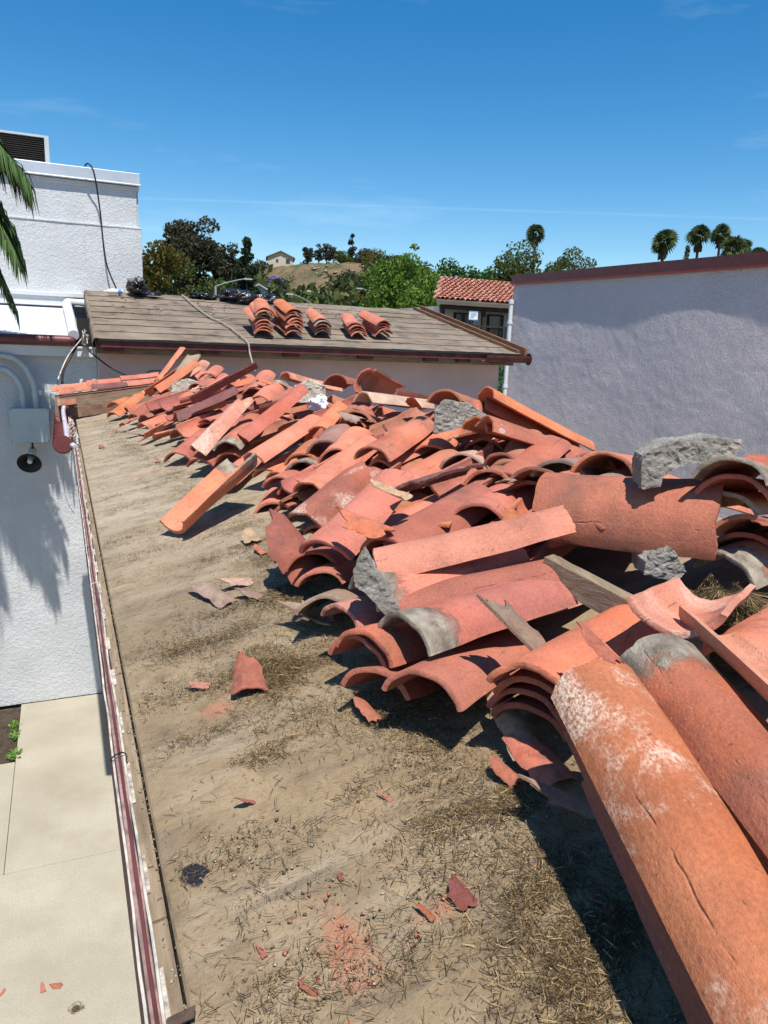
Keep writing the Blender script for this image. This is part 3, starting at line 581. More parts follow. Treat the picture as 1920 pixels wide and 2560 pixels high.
TILES = [
('pointed salmon tile shard standing tallest at the far end of the heap','l',(0.848,7.326,4.312),(1.107,7.542,4.621),20,'sal',0,0,0.20,1.00),
('grey stained tile propped behind the tall pointed shard','h',(0.962,7.079,4.364),(1.149,7.332,4.584),0,'gry',0,0,0.20,1.00),
('long thin orange tile lying edge-on in the far fan','l',(0.716,7.295,4.228),(1.087,7.362,4.488),-30,'ora',0,0,0.20,1.00),
('orange tile with a black tar blot at its upper end in the far fan','w',(0.758,7.016,4.265),(1.134,7.101,4.511),0,'ora',0,0,0.20,1.00),
('short pink tile end poking out right of the far fan','w',(1.125,7.384,4.342),(1.291,7.594,4.501),0,'pnk',0,0,0.50,1.00),
('upturned salmon trough tile with dark hollow below the far fan','w',(0.737,7.620,4.140),(1.123,7.698,4.311),-12,'sal',1,0,0.20,1.00),
('faded orange tile with chalky streak lying at the far toe','h',(0.406,7.393,4.005),(0.703,7.638,4.196),0,'ora',0,0,0.45,1.00),
('short orange tile half buried behind the faded far toe tile','h',(0.445,7.862,4.060),(0.623,8.066,4.105),0,'ora',0,0,0.20,1.00),
('dull maroon tile with a long crease beside the far toe','w',(0.544,6.802,4.044),(0.854,7.019,4.248),0,'mar',0,0,0.20,1.00),
('salmon tile with a wide open arched end at the far toe','w',(0.543,5.992,4.053),(0.900,6.194,4.183),0,'sal',0,0,0.20,1.00),
('upturned salmon trough tile with sunlit rim at the far toe','l',(0.495,5.589,3.959),(0.765,5.913,4.045),-15,'sal',1,0,0.20,1.00),
('small red shard tile under the arched toe tile','f1',(0.496,6.535,3.978),(0.666,6.696,4.019),0,'red',0,0,0.20,1.00),
('weathered purple tile with lichen specks on the left flank','w',(0.709,5.263,4.199),(1.102,5.191,4.393),0,'pur',0,0,0.30,1.00),
('long narrow purple tile jutting up on the left flank','l',(0.770,5.069,4.323),(1.191,4.975,4.569),-10,'pur',0,0,0.30,1.00),
('big pink tile with chalk-white bloom on the left flank','h',(0.619,4.010,4.143),(0.928,4.088,4.432),0,'pnk',0,0,0.85,1.00),
('red tile lying directly under the chalky pink tile','w',(0.640,3.981,4.082),(0.895,4.276,4.264),0,'red',0,0,0.20,1.00),
('red arched tile end beside the shadow under the chalky pink tile','w',(0.592,4.476,4.044),(0.823,4.824,4.145),0,'red',0,0,0.20,1.00),
('red tile with mortar smeared on its arched lip','m',(0.760,3.831,4.191),(0.984,4.181,4.302),0,'red',0,0,0.20,1.00),
('orange tile tucked below the mortar-lipped red tile','w',(0.779,3.853,4.130),(1.014,4.210,4.185),0,'ora',0,0,0.20,1.00),
('big brick-red tile with creased side in the middle of the left flank','w',(0.838,3.879,4.226),(1.180,3.918,4.484),0,'red',0,0,0.20,1.00),
('smooth salmon tile lying below the big brick-red creased tile','w',(0.789,3.385,4.197),(1.147,3.562,4.356),0,'sal',0,0,0.20,1.00),
('broken orange tile on its side with rough curved fracture','h',(1.101,3.445,4.300),(1.351,3.733,4.430),-25,'ora',0,0,0.20,1.00),
('orange tile strip showing under the smooth salmon tile','w',(0.846,3.354,4.125),(1.154,3.642,4.210),0,'ora',0,0,0.20,1.00),
('short orange tile between the strip and the grey tile','h',(0.944,3.107,4.230),(1.117,3.385,4.268),0,'ora',0,0,0.20,1.00),
('purple and grey stained short tile near the heap centre','h',(1.028,3.045,4.294),(1.193,3.303,4.348),0,'grp',0,0,0.40,1.00),
('flat salmon tile behind the purple and grey short tile','w',(1.040,2.908,4.278),(1.243,3.207,4.335),0,'sal',0,0,0.20,1.00),
('maroon tile with mortar smear above the long salmon tile','m',(0.937,3.037,4.210),(1.183,3.308,4.224),0,'mar',0,0,0.20,1.00),
('salmon tile lying under the mortar-edged lone trough','w',(0.660,3.502,4.068),(0.892,3.861,4.116),0,'sal',0,0,0.20,1.00),
('lone orange trough tile with mortar crust leaning off the heap front','m',(0.406,2.975,3.931),(0.732,3.150,4.149),10,'sal',1,1,0.15,1.35),
('salmon tile with square front edge right of the lone trough','w',(0.809,2.987,4.155),(1.094,3.308,4.169),0,'sal',0,0,0.20,1.00),
('orange tile with curved lip leaning below the long salmon tile','w',(0.881,2.965,4.133),(1.082,3.270,4.142),0,'ora',0,0,0.20,1.00),
('flat salmon tile piece standing right of the lone trough','h',(0.791,2.999,4.039),(0.881,3.217,4.069),0,'sal',0,0,0.20,1.00),
('long salmon tile with smooth face above the maroon pointed tile','w',(0.835,2.666,4.188),(1.170,2.898,4.328),0,'sal',0,0,0.20,1.00),
('salmon tile with black tar tip at the heap centre','t',(1.063,2.590,4.329),(1.398,2.846,4.417),0,'sal',0,0,0.20,1.00),
('orange tile stained grey along its lower side below the tar-tipped tile','m',(1.114,2.647,4.265),(1.480,2.858,4.347),12,'sal',0,1,0.20,1.00),
('maroon pointed tile with white bloom across the heap centre','h',(0.694,2.286,4.159),(1.031,2.508,4.307),0,'mar',0,0,0.80,1.00),
('broad salmon tile with chalk spots in the heap front','w',(0.629,1.878,4.173),(0.951,2.119,4.325),0,'sal',0,0,0.40,1.10),
('salmon tile with one pale dot below the first mortar block','w',(1.048,2.275,4.279),(1.374,2.552,4.317),0,'sal',0,0,0.15,1.00),
('narrow purple tile shard with chalk smears below the beige tile','l',(0.916,1.887,4.326),(1.273,2.127,4.331),0,'pur',0,0,0.80,1.00),
('broad rose-red tile with split corner in the heap front','w',(0.738,1.683,4.224),(1.113,1.874,4.313),0,'red',0,0,0.20,1.12),
('orange tile strip under the broad rose-red tile','l',(0.912,1.681,4.251),(1.156,1.902,4.235),0,'ora',0,0,0.20,1.00),
('salmon tile with a nail hole at its upper end','w',(1.013,1.695,4.300),(1.258,1.966,4.290),0,'sal',0,0,0.10,1.00),
('long pink tile with a jagged fractured lower edge across the heap front','l2',(0.669,1.594,4.218),(1.104,1.447,4.340),-8,'pkr',0,0,0.20,1.15),
('salmon tile with a mortar crust on its left end in the heap front','m',(0.607,1.500,4.187),(1.033,1.534,4.234),0,'sal',0,0,0.20,1.00),
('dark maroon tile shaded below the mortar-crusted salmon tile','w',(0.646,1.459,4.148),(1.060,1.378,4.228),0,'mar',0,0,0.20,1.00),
('pink tile with sunlit lip sticking out left in the heap front','w',(0.557,1.506,4.121),(0.966,1.639,4.129),0,'pnk',0,1,0.35,1.00),
('grey-beige tile under the pink sunlit-lip tile','w',(0.580,1.676,4.088),(0.761,1.943,4.022),0,'gry',0,0,0.20,1.00),
('small salmon arched tile left of the mortar-crusted tile','w',(0.606,1.807,4.112),(0.817,2.172,4.027),0,'sal',0,1,0.20,1.00),
('brick-red arched tile end behind the small salmon arch','w',(0.644,1.986,4.111),(0.853,2.353,4.028),0,'red',0,0,0.20,1.00),
('maroon tile with grey mortar band at its left end, front stack','m',(0.607,1.270,4.177),(1.029,1.353,4.194),0,'mrd',0,0,0.20,1.10),
('pink tile end showing behind the maroon mortar-band tile','w',(0.793,1.321,4.179),(1.192,1.477,4.142),0,'pnk',0,0,0.40,1.00),
('orange tile with tall arched opening in the front stack','w',(0.555,1.347,4.120),(0.957,1.499,4.104),0,'ora',0,0,0.20,1.05),
('red tile nested inside the tall arched orange tile','w',(0.552,1.375,4.096),(0.944,1.549,4.061),0,'red',0,0,0.20,1.00),
('maroon tile with cracks at the bottom of the front stack','w',(0.586,1.137,4.117),(0.951,1.360,4.072),0,'mrd',0,0,0.20,1.05),
('brown-red arched tile lowest in the front stack','w',(0.556,1.282,4.064),(0.774,1.434,3.996),0,'red',0,0,0.20,1.00),
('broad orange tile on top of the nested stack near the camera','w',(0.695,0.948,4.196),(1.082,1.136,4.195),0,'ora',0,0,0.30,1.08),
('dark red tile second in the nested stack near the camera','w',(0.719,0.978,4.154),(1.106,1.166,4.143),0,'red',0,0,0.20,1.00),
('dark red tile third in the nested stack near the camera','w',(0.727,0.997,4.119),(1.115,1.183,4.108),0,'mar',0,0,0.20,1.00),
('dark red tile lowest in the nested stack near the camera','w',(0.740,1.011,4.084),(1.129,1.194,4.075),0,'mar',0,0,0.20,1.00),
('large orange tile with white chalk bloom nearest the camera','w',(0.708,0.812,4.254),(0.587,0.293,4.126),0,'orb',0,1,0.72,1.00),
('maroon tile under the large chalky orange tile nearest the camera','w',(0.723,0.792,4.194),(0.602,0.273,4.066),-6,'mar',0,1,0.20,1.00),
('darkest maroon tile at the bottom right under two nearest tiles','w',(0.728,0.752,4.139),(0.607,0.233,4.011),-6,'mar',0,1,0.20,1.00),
('red tile with grey lichen and mortar top beside the nearest orange tile','m',(0.872,0.857,4.261),(0.677,0.327,4.218),0,'red',0,0,0.20,0.85),
('pink trough tile with thick left rim at the right edge','w',(1.006,0.901,4.224),(0.796,0.475,4.243),-30,'pnk',1,0,0.60,0.70),
('pale pink trough tile end pointing up by the straw nest','h',(0.921,0.878,4.243),(1.205,1.043,4.222),0,'pnk',1,0,0.60,1.00),
('salmon tile at the right edge below the straw nest','w',(1.035,0.839,4.230),(1.426,1.018,4.217),0,'sal',0,0,0.20,1.00),
('arched tile on top of the first mortar block at the ridge','w',(1.559,2.947,4.526),(1.834,3.180,4.466),0,'brn',0,0,0.20,1.00),
('long orange tile on top of the ridge stack against the stucco wall','w',(1.613,2.657,4.556),(2.114,2.615,4.334),0,'ora',0,0,0.40,1.00),
('brown rimmed tile second in the ridge stack','w',(1.641,2.746,4.515),(2.095,2.685,4.308),0,'brn',0,0,0.20,1.00),
('mossy rimmed tile third in the ridge stack','w',(1.663,2.812,4.483),(2.087,2.728,4.284),0,'brn',0,0,0.20,1.00),
('red tile with grey lichen spots lying along the ridge','li',(1.397,2.293,4.474),(1.900,2.236,4.317),0,'red',0,0,0.20,1.00),
('orange tile nested inside the lichen-spotted red tile','w',(1.421,2.411,4.460),(1.876,2.452,4.326),0,'ora',0,0,0.20,1.00),
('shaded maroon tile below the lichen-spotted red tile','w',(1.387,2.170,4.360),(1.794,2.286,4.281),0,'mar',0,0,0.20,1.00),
('dark brown arch deep in the hollow below the ridge tiles','w',(1.509,2.503,4.367),(1.799,2.710,4.283),0,'mar',0,0,0.20,1.00),
('beige faded tile below the dark hollow','h',(1.303,2.306,4.342),(1.499,2.496,4.319),0,'bei',0,0,0.50,1.00),
('red tile rim curving up beside the silver patch','h',(1.241,2.022,4.329),(1.444,2.206,4.304),0,'red',0,0,0.20,1.00),
('brown arched tile end facing the camera below the ridge','w',(1.248,1.776,4.377),(1.550,1.971,4.309),0,'brn',0,0,0.20,1.00),
('smaller sooty arch nested under the brown arched tile end','w',(1.271,1.834,4.326),(1.558,2.050,4.256),0,'brn',0,0,0.20,1.00),
('grey brown arch leaning behind the brown arched tile end','w',(1.297,1.732,4.406),(1.574,1.910,4.387),0,'gry',0,0,0.20,1.00),
('grey stained tile lying in front of the second mortar block','m',(1.171,1.485,4.380),(1.514,1.658,4.390),0,'gry',0,0,0.20,1.00),
('purple tile tucked inside the grey stained tile','w',(1.257,1.451,4.370),(1.532,1.633,4.365),0,'pur',0,0,0.50,1.00),
('smooth red tile shaded below the grey stained tile','w',(1.135,1.458,4.298),(1.518,1.632,4.281),-25,'red',0,0,0.20,1.00),
('wide red tile on its side with open mouth to the right','wu',(1.348,1.203,4.380),(1.084,1.529,4.354),0,'red',0,0,0.15,1.30),
('salmon tile with grey end right of the second mortar block','m',(1.336,1.171,4.498),(1.718,1.359,4.430),0,'sal',0,0,0.20,1.00),
('salmon tile second in the stack right of the second mortar block','w',(1.378,1.193,4.451),(1.758,1.384,4.384),0,'sal',0,0,0.20,1.00),
('cream stained salmon tile at the right edge above the arch','w',(1.407,1.244,4.401),(1.793,1.425,4.350),0,'bei',0,0,0.20,1.00),
('brown arch with dark hollow at the right edge','w',(1.388,1.149,4.369),(1.746,1.315,4.290),0,'brn',0,0,0.20,1.00),
('red tile nested inside the dark hollow at the right edge','w',(1.437,1.188,4.314),(1.766,1.327,4.237),0,'red',0,0,0.20,1.00),
('salmon tile behind the second mortar block against the stucco wall','w',(1.348,1.605,4.445),(1.728,1.851,4.379),0,'sal',0,0,0.20,1.00),
('salmon tile behind the grey stained tile near the stucco wall','w',(1.462,1.793,4.413),(1.790,1.945,4.357),0,'sal',0,0,0.20,1.00),
('pale salmon tile with white rim on the back crest','w',(1.403,4.966,4.512),(1.812,5.056,4.415),0,'pnk',0,0,0.60,1.00),
('broken maroon arch with rough rim on the back crest','h',(1.499,4.225,4.532),(1.745,4.405,4.470),0,'mar',0,0,0.20,1.00),
('salmon tile lying on edge first of three on the back crest','w',(1.508,3.900,4.534),(1.830,4.125,4.446),-55,'sal',0,0,0.20,1.00),
('salmon tile lying on edge second of three on the back crest','w',(1.544,3.915,4.523),(1.818,4.141,4.433),-60,'brn',0,0,0.20,1.00),
('salmon tile lying on edge third of three on the back crest','w',(1.599,3.961,4.516),(1.877,4.214,4.435),-50,'sal',0,0,0.20,1.00),
('cream topped tile with scalloped end on the back crest','w',(1.406,3.532,4.476),(1.820,3.641,4.427),0,'bei',0,0,0.50,1.00),
('maroon upturned tile below the cream topped tile','w',(1.588,3.638,4.402),(1.911,3.842,4.358),-20,'mar',1,0,0.20,1.00),
('small brown arch first of two left of the maroon upturned tile','w',(1.331,3.469,4.385),(1.526,3.704,4.327),0,'brn',0,0,0.20,1.00),
('small orange arch second of two left of the maroon upturned tile','w',(1.324,3.506,4.347),(1.528,3.733,4.286),0,'ora',0,0,0.20,1.00),
('short brown tile beside the rough curved fracture','h',(1.279,3.531,4.374),(1.452,3.788,4.394),0,'brn',0,0,0.20,1.00),
('salmon tile behind the long purple tile on the back crest','w',(1.196,5.082,4.394),(1.376,5.438,4.498),0,'sal',0,0,0.20,1.00),
('salmon tile with a grey smudge on the back crest','m',(1.168,4.796,4.360),(1.385,5.159,4.441),0,'sal',0,1,0.20,1.00),
('maroon-pink tile with square dark mouth behind the purple tiles','w',(1.059,6.628,4.328),(1.361,6.925,4.406),0,'mrd',0,0,0.20,1.00),
('salmon tile leaning behind the maroon-pink square mouth tile','w',(1.180,6.774,4.410),(1.331,7.102,4.471),0,'sal',0,0,0.20,1.00),
('orange-pink tile wedged under the long narrow purple tile','w',(1.091,6.318,4.298),(1.334,6.657,4.401),0,'sal',0,0,0.20,1.00),
('salmon tile at the back left of the square mouth tile','w',(1.061,7.089,4.329),(1.250,7.391,4.411),0,'sal',0,0,0.20,1.00),
('small chalky shard propped left of the purple tiles','f2',(0.803,6.567,4.126),(0.910,6.778,4.265),0,'brn',0,0,0.20,1.00),
('salmon rake tile at the eave end of the front verge row','w',(-0.039,8.400,4.147),(0.309,8.400,4.194),0,'sal',0,0,0.20,1.00),
('purple rake tile in the middle of the front verge row','w',(0.281,8.380,4.203),(0.626,8.380,4.233),0,'pur',0,0,0.20,1.00),
('salmon rake tile upslope of the purple verge tile','w',(0.588,8.400,4.235),(0.940,8.400,4.280),0,'sal',0,0,0.20,1.00),
('salmon rake tile in the back verge row by the white wall','w',(-0.108,8.650,4.155),(0.263,8.650,4.212),0,'sal',0,0,0.20,1.00),
('salmon rake tile second in the back verge row','w',(0.236,8.650,4.224),(0.602,8.650,4.260),0,'sal',0,0,0.20,1.00),
('salmon rake tile with cable resting on it in the back verge row','w',(0.582,8.650,4.277),(0.982,8.650,4.329),0,'sal',0,0,0.20,1.00),
('brown stained tile capping the eave corner below the verge','m',(-0.055,8.200,4.057),(0.121,8.200,4.066),0,'brn',0,0,0.20,1.00),
]
SHARDS = [
('large grey-beige shard lying apart on the dirt left of the heap',(0.400,2.210,3.923),0.170,'gry',0,20,4,0),
('pink chip with beige face touching the large grey-beige shard',(0.476,2.244,3.947),0.100,'bei',1,100,8,0),
('grey and pink chip right of the large grey-beige shard',(0.508,2.109,3.945),0.100,'gry',2,60,10,0),
('curved red shard lying alone on the dirt in front of the heap',(0.369,1.604,3.924),0.120,'red',3,-15,12,0),
('small triangular red chip left of the curved red shard',(0.262,1.666,3.894),0.050,'pnk',1,70,6,0),
('half-moon salmon shard in front of the lowest arch',(0.546,1.302,3.961),0.085,'sal',4,10,10,0),
('chalky white shard jutting from under the nested stack',(0.736,1.051,4.021),0.150,'bei',0,-10,14,0),
('concave grey shard left of the front stack',(0.572,1.789,3.967),0.150,'gry',2,30,6,1),
('pointed salmon shard on the straw below the nested stack',(0.668,0.965,3.987),0.060,'sal',1,20,14,0),
('flat salmon shard behind the pointed one below the nested stack',(0.728,0.948,4.000),0.110,'sal',3,0,8,0),
('beige faced shard with maroon end beside the nearest tiles',(0.684,0.827,4.020),0.120,'bei',2,75,25,0),
('broken triangular chip with grey side alone on open dirt',(0.267,1.176,3.893),0.045,'sal',4,110,30,0),
('tiny pink chip right of the triangular chip on open dirt',(0.483,1.048,3.934),0.025,'pnk',1,30,10,0),
('dark red flat chip in the near dirt',(0.488,0.790,3.935),0.050,'mar',3,10,8,0),
('thin upright red sliver near the nearest tiles',(0.644,0.655,3.968),0.035,'red',1,100,20,0),
('orange crumb cluster chip left of the dark red chip',(0.435,0.792,3.923),0.030,'ora',4,20,10,0),
('small red chip among straw at the bottom edge',(0.253,0.765,3.886),0.028,'red',0,40,10,0),
('tiny red chip left of the near red dust',(0.353,0.921,3.906),0.014,'red',1,10,10,0),
('pinkish chip with dust below the near straw',(0.214,0.854,3.877),0.020,'sal',2,10,5,0),
('white faced shard at the toe right of the lone trough',(0.620,2.670,3.977),0.100,'bei',3,5,12,0),
('small salmon chip stack at the toe near the white faced shard',(0.617,2.501,3.976),0.070,'sal',0,15,10,0),
('red chip next to the salmon chip stack at the toe',(0.662,2.400,3.986),0.080,'red',2,-20,8,0),
('broken salmon shard at the far verge toe',(0.540,7.659,3.980),0.140,'sal',0,0,15,0),
('thin red strip shard at the far verge corner',(0.331,8.345,3.936),0.130,'red',3,25,20,0),
('hollow salmon shard with a hole at the far verge toe',(0.462,8.547,3.974),0.140,'sal',4,40,12,0),
('grey concave shard standing on the heap front stack',(0.775,1.095,4.209),0.150,'gry',1,60,42,1),
('small red shard standing on the broad orange tile',(0.726,0.833,4.269),0.070,'red',2,20,28,0),
('concave beige shard lying in the heap centre',(0.786,1.763,4.302),0.110,'bei',0,30,12,1),
('orange shard leaning below the concave beige shard',(0.691,1.718,4.242),0.140,'ora',3,45,14,0),
('dark square chip lying alone on the far dirt',(0.394,6.566,3.930),0.055,'brn',0,0,10,0),
('flat red chip on the dirt left of the big shadow',(0.243,5.869,3.890),0.060,'red',3,0,5,0),
('red chip group piece beside the far arches',(0.521,4.781,3.956),0.060,'red',4,20,15,0),
('purple shaded slab shard under the broad salmon tile',(0.620,2.109,4.057),0.240,'mar',3,25,30,0),
]
for i, (label, kind, a, b, roll, ck, flip, small, eff, w) in enumerate(TILES):
    up_ = (-.55, -.5, .65) if kind == 'wu' else None
    o = place_tile(a, b, 'w' if kind == 'wu' else kind, i, ck, roll, flip, small, eff, w, up_)
    tag(o, label, 'roof tile', 'tiles thrown in the heap')
# tiles buried in the heap, seen only through its gaps
rg = random.Random(21)
for i in range(165):
    y = rg.uniform(.75, 7.6) if i > 55 else rg.uniform(.8, 3.4); xf_ = np.interp(y, [0, 1.2, 3, 4.5, 6, 8], [.62, .66, .72, .62, .45, .45])
    x = rg.uniform(xf_+.14, 1.5); h = .078 + .15*min(1, max(0, (x-xf_-.1)/.6))*rg.uniform(.3, 1)
    ang = rg.gauss(R(28), R(12)); L = .43; dx, dy = math.cos(ang)*L, math.sin(ang)*L
    a = (x-dx/2, y-dy/2, roofz(x-dx/2)+h); b = (x+dx/2, y+dy/2, roofz(x+dx/2)+h*.95+.02)
    if a[0] < xf_+.03 or (y < 1.6 and x > .85): continue
    o = place_tile(a, b, rg.choice(['w', 'w', 'h', 'l']), i+200, rg.choice(['sal', 'red', 'mar', 'ora', 'mrd', 'brn']), rg.uniform(-25, 25), rg.random() < .2, rg.random() < .5, rg.uniform(0, .5))
    tag(o, 'tile lying deep in the heap, seen only through gaps between others', 'roof tile', 'tiles buried inside the heap')
for i, (label, loc, size, ck, var, rot, tilt, conc) in enumerate(SHARDS):
    o = link('tile_shard', get_tile('f%d' % var, i))
    m = Matrix.Rotation(R(rot), 4, 'Z') @ Matrix.Rotation(R(tilt), 4, 'X')
    if conc: m = m @ Matrix.Rotation(math.pi, 4, 'Y')
    o.matrix_world = Matrix.Translation(Vector(loc) + Vector((0, 0, .3*size if conc and tilt < 40 else -.004))) @ m @ Matrix.Diagonal((size*1.3, size*1.3, size*1.1, 1))
    set_color(o, ck, .3, random.Random(i+77)); tag(o, label, 'tile shard', 'broken shards around the heap')
rg = random.Random(77)
for i in range(22):                                        # small shards lodged between the tiles
    y = .9 + 6.6*rg.random()**1.5; xf_ = np.interp(y, [0, 1.2, 3, 4.5, 6, 8], [.6, .62, .66, .55, .42, .42]); x = xf_ + .04 + .85*rg.random()
    h = .02 + .30*min(1, max(0, (x-xf_-.06)/.7)); s_ = rg.uniform(.07, .16)
    o = link('tile_shard', get_tile('f%d' % rg.randrange(5), i)); o.matrix_world = Matrix.Translation((x, y, roofz(x)+h)) @ Matrix.Rotation(rg.uniform(0, 6.28), 4, 'Z') @ Matrix.Rotation(rg.uniform(-.5, .5), 4, 'X') @ Matrix.Rotation(rg.uniform(-.4, .4), 4, 'Y') @ Matrix.Diagonal((s_, s_, s_, 1))
    set_color(o, rg.choice(['sal', 'red', 'bei', 'gry', 'pnk', 'ora']), rg.uniform(.1, .6), rg); tag(o, 'small broken shard lodged between tiles of the heap', 'tile shard', 'shards lodged in the heap')
# the ridge course, hidden behind the thrown tiles
rg = random.Random(31)
for i in range(30):
    y = .55 + i*.21 + rg.uniform(-.02, .02); j = rg.uniform(-.03, .03)
    if i % 2: a, b = (1.36+j, y, roofz(1.36)+.16), (1.76, y+.03, 4.355)
    else: a, b = (2.1+j, y, roofz(2.1)+.15), (1.66, y, 4.37)
    o = place_tile(a, b, rg.choice(['w', 'w', 'm']), i+400, rg.choice(['sal', 'red', 'brn', 'mrd']), 0, 0, 0, rg.uniform(.1, .5), 1.05)
    tag(o, 'tile of the ridge course glimpsed behind the heap', 'roof tile', 'ridge course behind the heap')
# two chips fallen on the courtyard
for i, (x, y, s, lab) in enumerate([(-.36, 5.1, .11, 'brown red chip fallen on the pale courtyard concrete, left of a pair'), (-.27, 5.08, .1, 'brown red chip fallen on the pale courtyard concrete, right of a pair'), (-.63, 5.16, .08, 'lone red chip at the left edge of the courtyard concrete')]):
    o = link('tile_shard', get_tile('f%d' % (i+2), i)); o.matrix_world = Matrix.Translation((x, y, .002)) @ Matrix.Rotation(i*1.3, 4, 'Z') @ Matrix.Diagonal((s, s, s*.6, 1))
    set_color(o, 'red', .1, random.Random(i)); tag(o, lab, 'tile shard', 'shards on the courtyard')

# stacks of nested tiles on the gable roof
ordn = ['topmost', 'second', 'third', 'fourth', 'fifth', 'sixth', 'seventh', 'eighth', 'ninth']
for s, (x, y, n, nm, tw) in enumerate([(2.34, 9.33, 8, 'first', -4), (2.76, 9.36, 8, 'second', 5), (3.16, 9.44, 5, 'third', -7), (3.67, 9.46, 4, 'fourth', -9), (4.05, 9.5, 5, 'fifth', 3)]):
    rs = random.Random(s+3)
    for k in range(n):
        ang = R(90 + tw + rs.uniform(-7, 7)); ox = rs.uniform(-.022, .022) + (.03*k if s == 3 else 0)*-.5; oy = rs.uniform(-.03, .03); L = .56
        z0 = gz(y) + .125 + k*.038
        a = Vector((x+ox, y+oy, z0)); b = a + Vector((math.cos(ang)*L, math.sin(ang)*L, .25*L))
        o = place_tile(a, b, 'w' if rs.random() < .85 else 'm', s*11+k, rs.choice(['sal', 'sal', 'pkr', 'red', 'brn', 'ora']) if k < n-1 else ['sal', 'ora', 'pkr', 'sal', 'sal'][s], 0, 0, 0, rs.uniform(.1, .4), 1.38, up=(0, -.25, 1))
        tag(o, '%s tile of the %s stack from the left on the bare felt roof' % (ordn[n-1-k] if n-1-k < 9 else 'lowest', nm), 'roof tile', 'stacked tiles on the felt roof')

# ================================================================ MORTAR, WOOD, LITTER ON THE HEAP
def chunk(name, outline, depth, origin, mat, label, cat, right=None, seed=1, rough=.006, cuts=3, tilt=0):
    """thick broken lump from an outline in metres (x right, y up), its face turned to the open side of the roof"""
    bm = bmesh.new(); n = len(outline)
    v0 = [bm.verts.new((x, 0, z)) for x, z in outline]; v1 = [bm.verts.new((x*.93, depth, z*.93)) for x, z in outline]
    f0 = bm.faces.new(v0); f1 = bm.faces.new(v1[::-1])
    for i in range(n): bm.faces.new((v0[i], v1[i], v1[(i+1) % n], v0[(i+1) % n]))
    bmesh.ops.recalc_face_normals(bm, faces=bm.faces[:])
    bmesh.ops.triangulate(bm, faces=bm.faces[:], quad_method='BEAUTY', ngon_method='BEAUTY')
    for c in range(cuts): 
        es = [e for e in bm.edges if e.calc_length() > .009]
        if es: bmesh.ops.subdivide_edges(bm, edges=es, cuts=1, use_grid_fill=False); bmesh.ops.triangulate(bm, faces=[f for f in bm.faces if len(f.verts) > 3])
    bm.normal_update()
    for v in bm.verts:
        p = v.co*75 + Vector((seed*7., 0, 0)); d = mnoise.noise(p) + .5*mnoise.noise(p*2.3) + .8*mnoise.noise(p*.35)
        v.co += v.normal*d*rough
    me = bpy.data.meshes.new(name); bm.to_mesh(me); bm.free(); me.materials.append(mat)
    o = link(name, me); r = Vector(right if right else (_r0.x, _r0.y, 0)).normalized(); f = Vector((-r.y, r.x, 0))
    o.matrix_world = Matrix.Translation(origin) @ Matrix((r, f, Vector((0, 0, 1)))).transposed().to_4x4() @ Matrix.Rotation(R(tilt), 4, 'X')
    return tag(o, label, cat)
k = .39e-3
pts = [(80, 520), (78, 300), (170, 185), (300, 205), (420, 215), (560, 300), (690, 370), (480, 425), (300, 460), (235, 490)]
chunk('mortar_block', [((x-340)*k, (350-y)*k) for x, y in pts], .11, (1.40, 2.5, 4.445), MORTAR, 'first grey mortar block under an arched tile at the ridge', 'mortar block', seed=2, rough=.0045, cuts=4)
k = .236e-3
pts = [(400, 270), (490, 205), (640, 140), (900, 85), (1120, 60), (1330, 90), (1340, 160), (1280, 290), (1180, 340), (1060, 330), (900, 330), (760, 370), (650, 440), (600, 560), (540, 585), (430, 600), (400, 430)]
chunk('mortar_arch', [((x-860)*k, (240-y)*k) for x, y in pts], .09, (1.315, 1.27, 4.485), MORTAR, 'second grey mortar block with arched underside against the stucco wall', 'mortar block', seed=5, rough=.0045, cuts=4)
pts = [(400, 1540), (410, 1400), (480, 1320), (640, 1250), (700, 1300), (745, 1390), (800, 1420), (850, 1500), (700, 1590)]
k = .23e-3
chunk('mortar_lump', [((x-620)*k, (1420-y)*k) for x, y in pts], .1, (1.255, 1.24, 4.235), MORTAR, 'dark grey mortar lump in the hollow beside the straw nest', 'mortar block', seed=9, rough=.006)
chunk('mortar_crust', [(-.035, .075), (-.055, .03), (-.05, -.01), (-.03, -.02), (.02, -.075), (.055, -.09), (.05, -.06), (.01, 0), (-.015, .04)], .05, (.605, 1.40, 4.2), MORTAR, 'mortar crust clinging to the left end of a salmon tile', 'mortar block', seed=12, rough=.004)
chunk('mortar_lump', [(-.1, -.05), (-.09, .05), (0, .09), (.09, .05), (.1, -.05)], .12, (1.37, 4.33, 4.4), plain('pale_mortar', (.5, .45, .36), .95, .25, 20, .8, 60), 'pale mortar lump at the upper end of the brick-red tile', 'mortar block', seed=15)
chunk('mortar_lump', [(-.13, -.05), (-.12, .06), (0, .1), (.12, .07), (.13, -.07)], .12, (1.02, 6.9, 4.25), bpy.data.materials['pale_mortar'], 'cracked white mortar lump among the far tiles', 'mortar block', seed=18)
